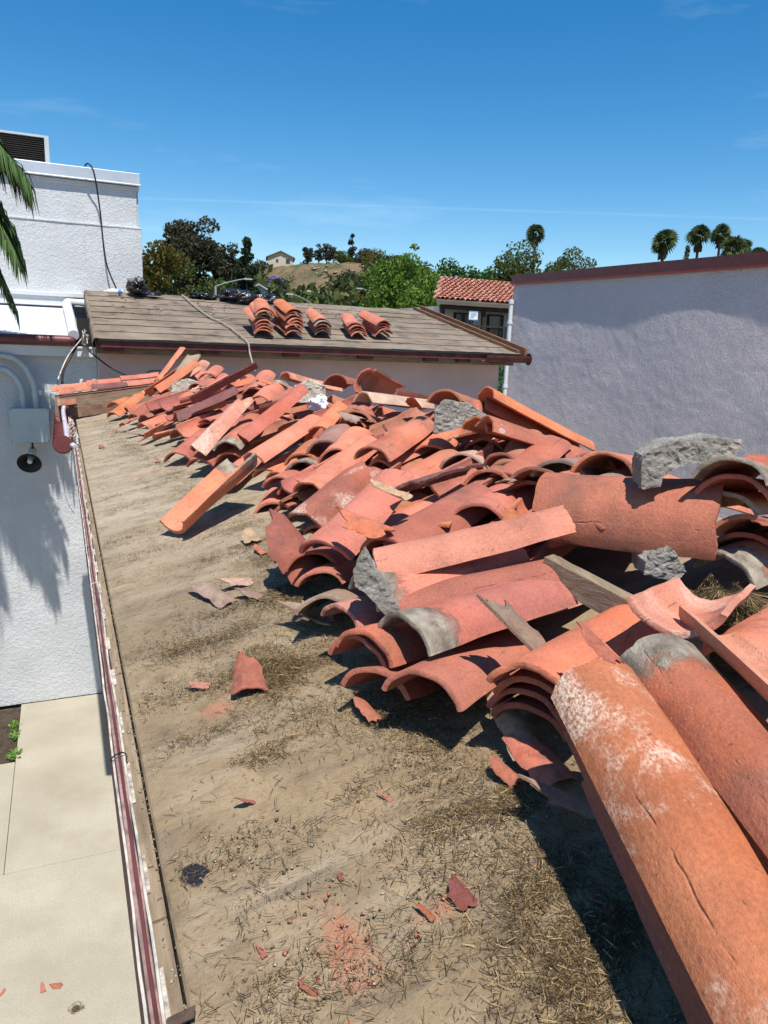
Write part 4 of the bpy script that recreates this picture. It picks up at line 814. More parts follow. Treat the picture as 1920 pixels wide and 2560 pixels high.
# ridge plank left in the heap
m = MB(); A = Vector((1.03, 1.38, 4.235)); B = Vector((1.12, .98, 4.175)); d = (B-A); sd = Vector((.032, .008, 0)); n = 14; V = []; F = []
for i in range(n+1):
    p = A + d*i/n; w = .004*mnoise.noise(Vector((i*.7, 2, 3)))
    V += [p - sd*.5 + Vector((w, 0, -.06)), p - sd*.5 + Vector((w, 0, 0)), p + sd*.5 + Vector((w, 0, .002)), p + sd*.5 + Vector((w, 0, -.06))]
for i in range(n):
    b_ = i*4; F += [(b_, b_+4, b_+5, b_+1), (b_+1, b_+5, b_+6, b_+2), (b_+2, b_+6, b_+7, b_+3)]
F += [(0, 1, 2, 3), (n*4+3, n*4+2, n*4+1, n*4)]
tag(m.add(V, F).build('ridge_plank', WOOD), 'weathered wooden ridge plank exposed between the heap and the straw nest', 'plank')
# crumpled plastic
bm = bmesh.new(); bmesh.ops.create_icosphere(bm, subdivisions=4, radius=.055)
for v in bm.verts: v.co *= 1 + .55*mnoise.noise(v.co*30) + .25*mnoise.noise(v.co*70); v.co.z *= .75
me = bpy.data.meshes.new('crumpled_plastic'); bm.to_mesh(me); bm.free(); me.materials.append(plain('white_plastic', (.62, .64, .68), .3, .1, 8, .1, spec=.5))
o = link('crumpled_plastic', me); o.location = (1.29, 3.9, 4.38); tag(o, 'crumpled white plastic scrap wedged beside the broken orange tile', 'plastic scrap')

# ================================================================ STRAW, CRUMBS
def strawmat(name, cols):
    t = NT(name); rp = t.n('NewGeometry').outputs['Random Per Island']
    cr = t.t.nodes.new('ShaderNodeValToRGB'); e = cr.color_ramp.elements
    e[0].color = (*cols[0], 1); e[1].color = (*cols[-1], 1)
    for i, c in enumerate(cols[1:-1]): x = e.new((i+1)/(len(cols)-1)); x.color = (*c, 1)
    t.t.links.new(rp, cr.inputs[0]); return t.done(cr.outputs[0], .8, Specular__IOR__Level=.2)
STRAW = strawmat('straw', [(.035, .023, .012), (.06, .039, .018), (.1, .066, .03), (.19, .13, .06), (.42, .3, .15)])
CRUMB = strawmat('dirt_crumbs', [(.1, .072, .045), (.17, .125, .08), (.28, .215, .14), (.42, .34, .24), (.22, .165, .11)])
CLAYC = strawmat('clay_crumbs', [(.3, .08, .05), (.45, .13, .07), (.52, .2, .12), (.36, .1, .06)])
def xfront(y): return np.interp(y, [-2, .6, 1., 1.5, 2.2, 3, 4.5, 6, 8], [.5, .57, .64, .6, .62, .68, .55, .4, .38])
nr = np.random.RandomState(8)
def density(x, y):
    b = vnoise(x*1.5, y*1.5, 31, 3)
    band = np.exp(-((((y + .05*vnoise(x*3, y*2, 33, 2) - .12*x) / .3) % 1.0 - .5)/.16)**2)
    d = .04 + .75*band*np.clip(vnoise(x*4, y*4, 35, 3)+.15, 0, 1)
    clump = np.clip(vnoise(x*4.5, y*11, 37, 5)-.05, 0, 1)*1.9
    d = d*(.5+clump)
    for (px, py, rx, ry, s) in [(.47, 1.68, .15, .2, 1.0), (.39, 1.3, .10, .05, 1.1), (.27, 1.03, .07, .07, 1.0), (.6, .95, .12, .2, 1.1), (.58, 1.28, .16, .08, .8), (.6, .7, .1, .2, .45), (.24, .82, .06, .06, .6), (.5, 2.15, .16, .16, .7), (.55, 2.9, .1, .12, .5), (.2, 1.45, .08, .05, .5), (.33, 1.9, .12, .05, .8), (.27, .74, .1, .05, 1.1)]:
        d = d + s*np.exp(-((x-px)/rx)**2 - ((y-py)/ry)**2)*(.12+clump*1.6)
    front = np.exp(-(((x-xfront(y)+.02)/.07))**2); d = d + .75*front*(.3+clump)
    return np.clip(d, 0, 1.2)*np.where(y > 3.2, .55, 1)
def scatter(n, ymax=7.8, bias=2.2):
    out = np.zeros((0, 2))
    while len(out) < n:
        m = n*4; y = -.3 + (ymax+.3)*nr.rand(m)**bias; x = XE + .01 + nr.rand(m)*1.05
        k_ = (nr.rand(m)*1.2 < density(x, y)) & (x < xfront(y)+.22); out = np.vstack([out, np.stack([x, y], 1)[k_]])
    return out[:n]
def roofz_np(x): return ZE + ROOF_S*(x-XE)
def bumpz(x, y): return .012*np.clip(density(x, y), 0, 1)
def straws(P, Z, lmin, lmax, wd, lift, seed, tl=.05):
    n = len(P); r2 = np.random.RandomState(seed); L = lmin + (lmax-lmin)*r2.rand(n)**2.2; a = r2.rand(n)*2*np.pi; w = wd*(.5+r2.rand(n))
    tilt = r2.normal(0, tl, n); bend = r2.normal(0, .08, n)
    dx, dy = np.cos(a), np.sin(a); V = np.zeros((n, 2, 4, 3)); prev = None
    pts = []
    for q in (-1, 0, 1):
        px = P[:, 0] + dx*L*.5*q - dy*bend*L*.5*(q*q); py = P[:, 1] + dy*L*.5*q + dx*bend*L*.5*(q*q)
        pz = Z + lift*r2.rand(n) + .0012 + np.abs(tilt)*L*.5*(1+q) ; pts.append(np.stack([px, py, pz], 1))
    side = np.stack([-dy*w/2, dx*w/2, w*.25*r2.normal(0, 1, n)], 1)
    for s_ in (0, 1):
        V[:, s_, 0] = pts[s_]-side; V[:, s_, 1] = pts[s_+1]-side; V[:, s_, 2] = pts[s_+1]+side; V[:, s_, 3] = pts[s_]+side
    # shared middle so that each straw is one island
    vv = np.zeros((n, 6, 3)); vv[:, 0] = pts[0]-side; vv[:, 1] = pts[1]-side; vv[:, 2] = pts[2]-side*.5; vv[:, 3] = pts[2]+side*.5; vv[:, 4] = pts[1]+side; vv[:, 5] = pts[0]+side
    return vv
def ribbon_mesh(name, vv, mat):
    n = len(vv); me = bpy.data.meshes.new(name); me.vertices.add(n*6); me.vertices.foreach_set('co', vv.astype(np.float32).ravel())
    base = (np.arange(n)*6)[:, None, None]; q = (base + np.array([[0, 1, 4, 5], [1, 2, 3, 4]])[None]).reshape(-1, 4).astype(np.int32)
    me.loops.add(q.size); me.loops.foreach_set('vertex_index', q.ravel()); me.polygons.add(len(q))
    me.polygons.foreach_set('loop_start', np.arange(0, q.size, 4, dtype=np.int32)); me.polygons.foreach_set('loop_total', np.full(len(q), 4, dtype=np.int32))
    me.materials.append(mat); me.update(calc_edges=True); return me
def lumps(P, Z, smin, smax, seed, pw=2.5):
    n = len(P); r2 = np.random.RandomState(seed); S = smin + (smax-smin)*r2.rand(n)**pw
    T4 = np.array([[1, 0, -.5], [-.6, .9, -.5], [-.5, -.9, -.4], [.1, 0, .7], [.6, .7, .2]]) 
    F4 = [(0, 1, 2), (0, 2, 3), (2, 1, 3), (1, 4, 3), (4, 0, 3), (1, 0, 4)]
    a = r2.rand(n)*2*np.pi; c, s_ = np.cos(a), np.sin(a)
    v = T4[None]*(1 + .5*r2.normal(0, .5, (n, 5, 3)))*np.array([1, .8, .6]); v = v*S[:, None, None]
    x = v[..., 0]*c[:, None] - v[..., 1]*s_[:, None]; y = v[..., 0]*s_[:, None] + v[..., 1]*c[:, None]
    vv = np.stack([x + P[:, 0:1], y + P[:, 1:2], v[..., 2] + (Z + S*.3)[:, None]], -1)
    f = (np.arange(n)[:, None, None]*5 + np.array(F4)[None]).reshape(-1, 3).astype(np.int32); return vv, f
def tri_mesh(name, vv, f, mat):
    me = bpy.data.meshes.new(name); V = vv.reshape(-1, 3); me.vertices.add(len(V)); me.vertices.foreach_set('co', V.astype(np.float32).ravel())
    me.loops.add(f.size); me.loops.foreach_set('vertex_index', f.ravel()); me.polygons.add(len(f))
    me.polygons.foreach_set('loop_start', np.arange(0, f.size, 3, dtype=np.int32)); me.polygons.foreach_set('loop_total', np.full(len(f), 3, dtype=np.int32))
    me.materials.append(mat); me.update(calc_edges=True); return me
P_ = scatter(70000); tag(link('straw_litter', ribbon_mesh('straw_litter', straws(P_, roofz_np(P_[:, 0])+bumpz(P_[:, 0], P_[:, 1])*.5, .002, .032, .0008, .006, 1), STRAW)), 'dry straw and grass litter scattered over the dirt roof', 'straw', kind='stuff')
P_ = scatter(42000); vv, f = lumps(P_, roofz_np(P_[:, 0]), .0006, .0045, 2, 4.5); tag(link('dirt_crumbs', tri_mesh('dirt_crumbs', vv, f, CRUMB)), 'crumbs of dirt and gravel lying over the dirt roof', 'dirt', kind='stuff')
# dirt in the eave channel
n = 2600; P_ = np.stack([.1045 + .011*nr.rand(n) - .012*(nr.rand(n) < .25), -.4 + 6.5*nr.rand(n)**1.7], 1)
kk = vnoise(P_[:, 1]*4, P_[:, 0]*0, 51, 3) > -.25; P_ = P_[kk]; vv, f = lumps(P_, np.full(len(P_), ZE-.004), .0006, .0045, 3, 3.); tag(link('eave_debris', tri_mesh('eave_debris', vv, f, CRUMB)), 'crumbled dirt caught in the channel along the eave board', 'dirt', kind='stuff')
# clay crumbs: general and around the crushed spots
Q = [(.32, .80, .03, .07, 130), (.285, 1.54, .04, .04, 60), (.47, .79, .03, .02, 40), (.45, 5.0, .2, 1.2, 160), (.55, 2.6, .12, .3, 90)]
P_ = np.vstack([np.stack([nr.normal(x, sx, n), nr.normal(y, sy, n)], 1) for x, y, sx, sy, n in Q] + [scatter(260)]); P_ = P_[P_[:, 0] > XE+.01]
vv, f = lumps(P_, roofz_np(P_[:, 0]), .0006, .0055, 4, 5.); tag(link('clay_crumbs', tri_mesh('clay_crumbs', vv, f, CLAYC)), 'red crumbs of crushed clay tile on the dirt roof', 'clay crumbs', kind='stuff')
# clumped straw humps and the nest by the ridge
def hump(name, cx, cy, cz, rx, ry, rz, n, label, cat, seed, kind, lmax=.06, dens=STRAW):
    r2 = np.random.RandomState(seed); t = r2.rand(n)*2*np.pi; rr = np.sqrt(r2.rand(n))*(1 + .45*vnoise(np.cos(t)*2.2+seed, np.sin(t)*2.2, seed, 3)); px = cx + rx*rr*np.cos(t); py = cy + ry*rr*np.sin(t)
    z = cz + rz*(1-rr**2)*(.75 + .35*vnoise(px*30, py*30, seed, 2))
    core_r, core_t = np.meshgrid(np.linspace(0, 1, 14), np.linspace(0, 2*np.pi, 28)); core_r = core_r*.8; X = cx + rx*core_r*np.cos(core_t); Yc = cy + ry*core_r*np.sin(core_t)
    Zc = cz - .012 + rz*.9*(1-(core_r/.8)**2)*(.8 + .35*vnoise(X*30, Yc*30, seed, 2))
    root = empty(name, (cx, cy, cz), label, cat); 
    if kind: root['kind'] = kind
    a_ = link('straw', ribbon_mesh('straw', straws(np.stack([px, py], 1), z, .004, lmax, .0007, .008, seed, .06), dens)); b_ = link('matted_core', grid_mesh('matted_core', X, Yc, Zc, bpy.data.materials.get('matted_straw') or plain('matted_straw', (.1, .072, .036), .95, .5, 60, 1.0, 90)))
    for q in (a_, b_): q.parent = root; q.matrix_parent_inverse = Matrix.Translation(root.location).inverted()
    return root
hump('straw_nest', 1.24, 1.09, 4.12, .2, .15, .13, 11000, 'matted straw nest beside the ridge plank at right', 'straw nest', 61, None, .08)
hump('straw_clump', .45, 1.66, roofz(.45)-.002, .09, .13, .02, 4200, 'dense straw clump in the shadow left of the front stack', 'straw clump', 62, None, .035)

# ================================================================ EAVE CABLES, GUTTER REMNANT, WALL FITTINGS
def wobble(x, z, y0, y1, amp, seed, st=.06):
    return [Vector((x + amp*mnoise.noise(Vector((y*2.3, seed, 0))) + amp*.5*mnoise.noise(Vector((y*7, seed, 3))), y, z + amp*.8*mnoise.noise(Vector((y*2.7, seed, 9))))) for y in np.arange(y0, y1, st)]
GZ = 3.862
for (x, z, r, mat, lab, seed) in [(.0565, GZ-.006, .0024, WIRE_W, 'white cable outermost along the eave edge', 1), (.0635, GZ-.001, .0034, WIRE_P, 'thick pink painted cable second from outside along the eave', 2), (.0715, GZ-.004, .0034, WIRE_P, 'pink painted cable innermost along the eave edge', 3), (.0675, GZ+.005, .003, MAROON_D, 'thin maroon cable on top of the eave bundle', 4), (.077, GZ-.001, .0026, WIRE_W, 'thin white cable against the nailer board', 6)]:
    tag(MB().tube(wobble(x, z, -1.5, 6.35, .0035, seed), r, 7).build('eave_cable', mat, smooth=True), lab, 'cable', 'cables along the eave')
ties = []
for i, yv in enumerate((.62, 1.45, 2.6, 3.6, 4.6, 5.6)):
    pts = [(.067 + .0155*math.cos(t), yv + .004*math.sin(t*2), GZ + .012*math.sin(t)) for t in np.linspace(0, 2*math.pi, 13)]
    tag(MB().tube(pts, .0016, 5).build('cable_tie', WIRE_B if i % 2 else WIRE_W), ['cable tie nearest the camera on the eave bundle', 'second nearest cable tie on the eave bundle', 'third nearest cable tie on the eave bundle', 'fourth nearest cable tie on the eave bundle', 'fifth nearest cable tie on the eave bundle', 'farthest cable tie on the eave bundle'][i], 'cable tie', 'ties on the eave cables')
V = []; F = []
for i, (x, z) in enumerate([(.072, ZE-.03), (.073, ZE+.0), (.078, ZE+.009), (.09, ZE+.012), (.112, ZE+.016)]): V += [(x, .79, z), (x+.004, .807, z)]
for i in range(4): F.append((2*i, 2*i+1, 2*i+3, 2*i+2))
o = MB().add(V, F).build('gutter_strap', plain('rusty_strap', (.09, .055, .04), .8, .4, 30, .4)); o.modifiers.new('s', 'SOLIDIFY').thickness = .002
tag(o, 'bent rusty metal strap hooked over the eave board near the bottom', 'strap')
gt = empty('gutter_remnant', (-.01, 7.2, 3.9), 'last maroon half-round gutter length at the far eave corner', 'gutter')
part(half_round(MB(), (-.018, 6.05, 3.9), (-.018, 8.45, 3.9), .078, .004, 12), 'trough', MAROON, gt, True)
part(MB().tube([(-.018, 6.05, 3.885), (-.018, 6.052, 3.885)], .072, 14), 'end_cap', MAROON, gt)
for yv in (6.4, 7.2, 8.0): part(MB().box(-.085, .07, yv, yv+.02, 3.9, 3.906), 'hanger', MAROON, gt)
tag(MB().tube(curve_pts([(.03, 8.2, 3.98), (.01, 8.15, 4.0), (-.005, 8.0, 3.95), (.005, 7.2, 3.925), (.012, 6.5, 3.92), (.015, 6.25, 3.905), (.035, 6.1, 3.885), (.07, 6.0, 3.875)], 6), .02, 10).build('drain_pipe', plain('lilac_painted_pipe', (.5, .45, .5), .5, .2, 9, .1), smooth=True), 'pale painted pipe lying in the gutter remnant', 'pipe')
rg = random.Random(5)
for i in range(7):
    pts = []
    for k_ in range(9):
        t = k_/8; pts.append((.055 + .03*math.sin(t*9+i*1.7)*(1-t*.6) + .01*rg.uniform(-1, 1), 6.15 + t*1.35 + .05*rg.uniform(-1, 1), 3.9 + .035*abs(math.sin(t*7+i)) + .01*rg.random()))
    tag(MB().tube(curve_pts(pts, 4), .005, 6).build('loose_wire', WIRE_W if i % 3 else WIRE_P, smooth=True), 'tangled loose wire among others at the far eave corner', 'wire', 'tangled wires at the eave corner')
tag(MB().tube(curve_pts([(-.02, 6.4, 3.83), (-.03, 6.4, 3.6), (-.02, 6.35, 3.42), (.03, 6.3, 3.3), (.09, 6.2, 3.22)], 6), .002, 5).build('loose_wire', WIRE_W), 'thin white wire drooping below the gutter remnant', 'wire')
# electrical box and conduits on the wall
eb = empty('electrical_box', (-.375, 9.75, 3.43), 'pale grey square electrical box on the white wall with two conduits', 'electrical box')
part(MB().box(-.575, -.175, 9.66, 9.86, 3.44, 3.825), 'casing', GREYBOX, eb, bevel=.006)
part(MB().box(-.585, -.165, 9.645, 9.662, 3.432, 3.833), 'cover', GREYBOX, eb, bevel=.004)
for x, z in ((-.57, 3.82), (-.18, 3.82), (-.57, 3.445), (-.18, 3.445), (-.375, 3.63), (-.57, 3.63), (-.18, 3.63)):
    part(MB().tube([(x, 9.647, z), (x, 9.638, z)], .005, 8), 'screw', BLACKM, eb)
part(MB().tube(curve_pts([(-.30, 9.76, 3.8), (-.303, 9.76, 3.98), (-.325, 9.76, 4.155), (-.44, 9.76, 4.36), (-.69, 9.76, 4.44), (-1.6, 9.76, 4.46)], 8), .034, 12), 'conduit', GREYBOX, eb, True)
part(MB().tube(curve_pts([(-.43, 9.75, 3.8), (-.435, 9.75, 3.95), (-.45, 9.75, 4.08), (-.53, 9.75, 4.22), (-.72, 9.75, 4.29), (-1.6, 9.75, 4.3)], 8), .032, 12), 'conduit', GREYBOX, eb, True)
part(MB().tube([(-.17, 9.78, 3.66), (.1, 9.78, 3.66)], .02, 10), 'side_pipe', GREYBOX, eb, True)
jb = MB().box(-.145, -.07, 9.72, 9.88, 3.86, 4.0).build('junction_box', GREYBOX, bevel=.004); tag(jb, 'small grey junction box on the wall beside the verge tiles', 'electrical box')
# horn loudspeaker
hs = empty('horn_speaker', (-.40, 9.75, 3.2), 'cream horn loudspeaker with black mouth hanging under the electrical box', 'loudspeaker')
ax = Vector((-.12, -.86, -.42)).normalized(); c0 = Vector((-.375, 9.72, 3.3))
prof = [(0, .03), (.05, .034), (.1, .045), (.15, .068), (.19, .1), (.215, .132), (.222, .138)]
part(MB().tube([c0 + ax*t for t, r in prof], [r for t, r in prof], 26, caps=False), 'horn', plain('cream_enamel', (.62, .58, .48), .45, .08, 6, .03), hs, True)
part(MB().tube([c0 + ax*t for t, r in prof[2:]], [r-.004 for t, r in prof[2:]], 26, caps=False), 'horn_inside', BLACKM, hs, True)
part(MB().tube([c0 + ax*t for t in (.1, .11, .19, .2)], [.02, .03, .03, .022], 14), 'driver_plug', plain('cream_plug', (.6, .58, .54), .5), hs, True)
part(MB().tube([c0 - ax*.07, c0 + ax*.02], .045, 14), 'driver', plain('cream_driver', (.45, .42, .36), .5), hs, True)
part(MB().tube([(-.365, 9.74, 3.44), (-.365, 9.73, 3.36), c0], .012, 8), 'bracket', BLACKM, hs)

# cables at the corner between the two buildings
for pts, r, mat, lab in [
    ([(.432, 11.55, 6.93), (.48, 11.5, 6.95), (.545, 11.5, 6.83), (.6, 11.56, 6.4), (.625, 11.58, 6.0), (.665, 11.55, 5.65), (.776, 11.5, 5.34)], .011, WIRE_B, 'black cable hanging down the upper white wall'),
    ([(.3, 9.75, 4.75), (.24, 9.7, 4.66), (.125, 9.65, 4.47), (.02, 9.5, 4.28), (-.0, 9.3, 4.15)], .014, WIRE_B, 'thick black cable drooping from the roof corner to the verge'),
    ([(.3, 9.75, 4.74), (.22, 9.68, 4.63), (.08, 9.6, 4.45), (-.03, 9.4, 4.22), (-.06, 9.2, 4.1)], .008, WIRE_W, 'grey cable drooping beside the thick black cable'),
    ([(.28, 9.7, 4.72), (.29, 9.5, 4.55), (.42, 9.3, 4.42), (.58, 9.15, 4.31), (.8, 8.9, 4.24), (.9, 8.72, 4.33), (1.02, 8.66, 4.345)], .009, WIRE_B, 'thin black cable swagging onto the back verge tiles'),
    ([(1.69, 11.6, 5.33), (1.74, 11.03, 5.185), (1.84, 10.35, 5.01), (1.97, 9.94, 4.91), (2.05, 9.36, 4.77), (2.08, 9.05, 4.68), (2.09, 8.98, 4.55), (2.06, 8.6, 4.36)], .011, plain('grey_cable', (.3, .27, .22), .7), 'grey cable running down the bare felt roof over the eave'),
    ([(1.85, 10.33, 5.0), (1.93, 10.15, 4.96), (2.05, 10.2, 4.98), (2.15, 10.28, 5.0)], .007, bpy.data.materials['grey_cable'], 'short loose cable end lying on the felt roof')]:
    tag(MB().tube(curve_pts(pts, 8), r, 7).build('cable', mat, smooth=True), lab, 'cable')
for i in range(6):
    pts = [(.28 + .04*rg.uniform(-1, 1), 9.7 + .05*rg.uniform(-1, 1), 4.62 + .1*rg.uniform(-1, 1) + .05) for _ in range(5)]
    tag(MB().tube(curve_pts(pts, 5), .006, 6).build('loose_wire', WIRE_W, smooth=True), 'knotted white wire among others at the roof corner', 'wire', 'knot of wires at the roof corner')
# litter on the gable roof
bo = empty('plastic_bottle', (.7, 11.35, 5.28), 'clear plastic bottle with blue label lying at the ridge by the white wall', 'bottle')
part(MB().tube([(.6, 11.35, 5.3), (.63, 11.35, 5.3), (.66, 11.35, 5.3), (.84, 11.35, 5.31), (.845, 11.35, 5.31)], [.014, .014, .036, .036, .03], 12), 'body', plain('clear_plastic', (.7, .75, .78), .15, .05, 5, 0, spec=.6), bo, True)
part(MB().tube([(.78, 11.35, 5.307), (.83, 11.35, 5.31)], .0375, 12), 'label', plain('blue_label', (.1, .3, .6), .5), bo, True)
rl = empty('black_bag_roll', (1.05, 11.45, 5.3), 'black plastic roll with grey folds lying at the ridge corner', 'plastic roll')
BAGM = NT('black_bag_plastic'); BAGM = BAGM.done((.013, .013, .016), .22, BAGM.bump(BAGM.noise(BAGM.coord(), 14, 6, .6), .6, .03), Specular__IOR__Level=.6)
def crumple(sub, sx, sy, sz, seed, f=3.2, a=.45):
    bm = bmesh.new(); bmesh.ops.create_icosphere(bm, subdivisions=sub, radius=1.)
    for v in bm.verts:
        p = v.co*f + Vector((seed*5., 0, 0)); rdg = 1-abs(mnoise.noise(p)); v.co *= 1 + a*(rdg-.75) + .25*mnoise.noise(p*.45) + .1*mnoise.noise(p*3)
        v.co = Vector((v.co.x*sx, v.co.y*sy, max(v.co.z, -.55)*sz))
    me = bpy.data.meshes.new('crumpled_sheet'); bm.to_mesh(me); bm.free(); return me
me = crumple(4, .13, .2, .14, 3); me.materials.append(BAGM); o = link('sheet', me, rl); o.location = (0, 0, .08)
me = crumple(4, .11, .16, .05, 8); me.materials.append(plain('grey_plastic_fold', (.3, .3, .31), .35)); o = link('fold', me, rl); o.location = (-.01, -.03, .17)
me = crumple(3, .17, .1, .03, 12); me.materials.append(BAGM); o = link('flap', me, rl); o.location = (.17, -.05, 0.0)
for lab, x, y, z, s, seed in [('large shiny black plastic bag slumped on the ridge behind the first stack', 2.5, 11.5, 5.31, (.3, .24, .15), 21), ('flatter black plastic sheet right of the large black bag on the ridge', 2.9, 11.58, 5.31, (.28, .2, .1), 27)]:
    me = crumple(5, *s, seed, 1.7, .45); me.materials.append(BAGM); o = link('plastic_bag', me); o.location = (x, y, z); tag(o, lab, 'plastic bag')
# crumbs on the gable roof
n = 900; px = .45 + 5.0*nr.rand(n); py = 10.3 + 1.25*nr.rand(n)**.8; kk = vnoise(px*2, py*2, 71, 3) + .5*np.exp(-((px-.9)/.7)**2) + .4*np.exp(-((px-4.1)/.4)**2) > .12
P_ = np.stack([px[kk], py[kk]], 1); vv, f = lumps(P_, 4.67+.25*(P_[:, 1]-9.1)+.012, .004, .03, 9, 3.); tag(link('felt_roof_debris', tri_mesh('felt_roof_debris', vv, f, strawmat('felt_debris', [(.12, .07, .04), (.3, .15, .09), (.4, .3, .2), (.2, .15, .1)]))), 'scattered brown debris over the bare felt roof', 'debris', kind='stuff')

# moss tuft and weeds in the courtyard
hump('moss_tuft', -.14, 4.83, 0, .055, .055, .03, 500, 'dry moss tuft lying on the courtyard concrete', 'moss', 81, None, .03)
LEAFG = strawmat('weed_leaf', [(.05, .12, .02), (.09, .2, .03), (.14, .26, .05), (.07, .15, .03)])
for i, (x, y, s, lab) in enumerate([(-.72, 8.6, .1, 'green weed at the corner of the planting bed'), (-.74, 9.05, .08, 'small green weed along the planting bed edge'), (-.76, 9.35, .06, 'tiny green weed near the wall in the planting bed')]):
    r2 = np.random.RandomState(i+90); n = 90; vv = np.zeros((n, 6, 3))
    for q in range(n):
        a = r2.rand()*6.28; l = s*(.4+.6*r2.rand()); p0 = np.array([x + .03*r2.normal(), y + .05*r2.normal(), -.02]); d_ = np.array([math.cos(a)*.6, math.sin(a)*.6, .7]); sd = np.array([-math.sin(a), math.cos(a), 0])*l*.16
        p1 = p0 + d_*l*.6; p2 = p1 + (d_ - np.array([0, 0, .6]))*l*.4
        vv[q] = [p0-sd*.3, p1-sd, p2-sd*.1, p2+sd*.1, p1+sd, p0+sd*.3]
    tag(link('weed', ribbon_mesh('weed', vv, LEAFG)), lab, 'weed', 'weeds in the planting bed')

# ================================================================ PALM BESIDE THE WHITE WALL
PALMG = strawmat('palm_leaf', [(.02, .045, .012), (.035, .075, .018), (.06, .11, .03), (.09, .13, .04)])
BARK = plain('palm_bark', (.2, .16, .11), .95, .3, 9, .6, 30)
def frond(base, az, length, rise, droop, seed, nl=64, leaf=.62):
    r2 = np.random.RandomState(seed); ca, sa = math.cos(az), math.sin(az); side = np.array([-sa, ca, 0.]); V = []
    pts = [np.array(base) + np.array([ca*length*t*(1-.12*t*t), sa*length*t*(1-.12*t*t), rise*t - droop*t*t]) for t in np.linspace(0, 1, nl)]
    for i in range(3, nl):
        t = i/(nl-1); d = pts[i]-pts[i-1]; d = d/np.linalg.norm(d); l = leaf*(1-.55*abs(2*t-.85))*(.8+.4*r2.rand())
        for s in (-1, 1):
            for _ in range(4):
                dr = d*(.55+.25*r2.rand()) + side*s*(.55+.3*r2.normal()*.4) + np.array([0, 0, .12*r2.normal()]); dr = dr/np.linalg.norm(dr)
                p0 = pts[i] + d*.03*r2.normal(); p1 = p0 + dr*l*.5 + np.array([0, 0, -.10*l]); p2 = p0 + dr*l*.72 + np.array([0, 0, -.62*l*(.8+.4*r2.rand())])
                w = np.cross(dr, [0, 0, 1.]); w = w/np.linalg.norm(w)*.0095
                V.append([p0-w*.5, p1-w, p2-w*.12, p2+w*.12, p1+w, p0+w*.5])
    return pts, np.array(V)
pm = empty('feather_palm', (-2.0, 8.9, 0), 'feather palm with drooping green fronds reaching in at the left edge', 'palm tree')
part(MB().tube([(-2.0, 8.9, -.05), (-2.02, 8.9, 2.), (-1.98, 8.92, 4.5), (-2, 8.9, 6.5), (-2, 8.9, 6.9)], [.2, .16, .14, .13, .09], 14), 'trunk', BARK, pm, True)
rs = random.Random(3)
for i, (az, ln, rise, droop) in enumerate([(-8, 2.15, .75, 1.6), (-32, 2.2, .5, 1.9), (14, 2.1, .5, 2.0), (-17, 2.2, .2, 2.0), (3, 2.0, .1, 2.4), (-12, 2.3, .55, 1.5), (-25, 2.05, .3, 2.3), (8, 2.25, .7, 1.7), (-3, 2.1, .35, 2.05), (-60, 1.9, .8, 1.6), (45, 1.7, .7, 1.5), (-20, 1.7, .15, 2.2), (90, 1.5, .8, 1.5), (140, 1.9, .8, 1.6), (185, 2., .7, 1.8), (230, 1.9, .8, 1.6), (275, 1.9, .6, 1.8), (-95, 1.8, .9, 1.5)]):
    pts, vv = frond((-2.0, 8.9, 6.85), R(az), ln*.89, rise, droop*.8, i)
    fo = link('frond', ribbon_mesh('frond', vv, PALMG)); ra = MB().tube([Vector(p) for p in pts[::3]], [.016*(1-.8*q/len(pts[::3])) for q in range(len(pts[::3]))], 6).build('rachis', plain('palm_rachis', (.12, .15, .05), .7) if i == 0 else bpy.data.materials['palm_rachis'], None, True)
    fo.parent = pm; fo.matrix_parent_inverse = Matrix.Translation(pm.location).inverted(); ra.parent = fo

# ================================================================ BACKGROUND
def hill_h(x, y): return np.minimum(34*np.exp(-((x-68)/33)**2 - ((y-222)/88)**2) + .9*vnoise(x*.12, y*.12, 41, 4), 24.3 + .5*vnoise(x*.2, y*.2, 42, 3))
hx, hy = np.meshgrid(np.linspace(-60, 220, 190), np.linspace(45, 420, 190))
hz = hill_h(hx, hy) - .6
def hillmat():
    t = NT('dry_hill'); v = t.coord(); c = t.mix(t.rng(t.noise(v, .12, 7, .65), .35, .65), (.12, .085, .045), (.22, .15, .09))
    c = t.mix(t.rng(t.noise(v, .3, 6, .7), .45, .6, 0, .9), c, (.06, .075, .025)); return t.done(c, .95, t.bump(t.noise(v, 1.2, 6, .7), .6, .5))
tag(link('hill', grid_mesh('hill', hx, hy, hz, hillmat())), kind='structure')
def leafmat(name, cols):
    t = NT(name); rp = t.n('NewGeometry').outputs['Random Per Island']; cr = t.t.nodes.new('ShaderNodeValToRGB'); e = cr.color_ramp.elements
    e[0].color = (*cols[0], 1); e[1].color = (*cols[-1], 1)
    for i, c in enumerate(cols[1:-1]): q = e.new((i+1)/(len(cols)-1)); q.color = (*c, 1)
    t.t.links.new(rp, cr.inputs[0]); m = t.done(cr.outputs[0], .7, Specular__IOR__Level=.2)
    tr = t.t.nodes.new('ShaderNodeBsdfTranslucent'); t.t.links.new(cr.outputs[0], tr.inputs[0]); mx = t.t.nodes.new('ShaderNodeMixShader'); mx.inputs[0].default_value = .3
    t.t.links.new(t.b.outputs[0], mx.inputs[1]); t.t.links.new(tr.outputs[0], mx.inputs[2]); t.t.links.new(mx.outputs[0], t.out.inputs[0]); return m
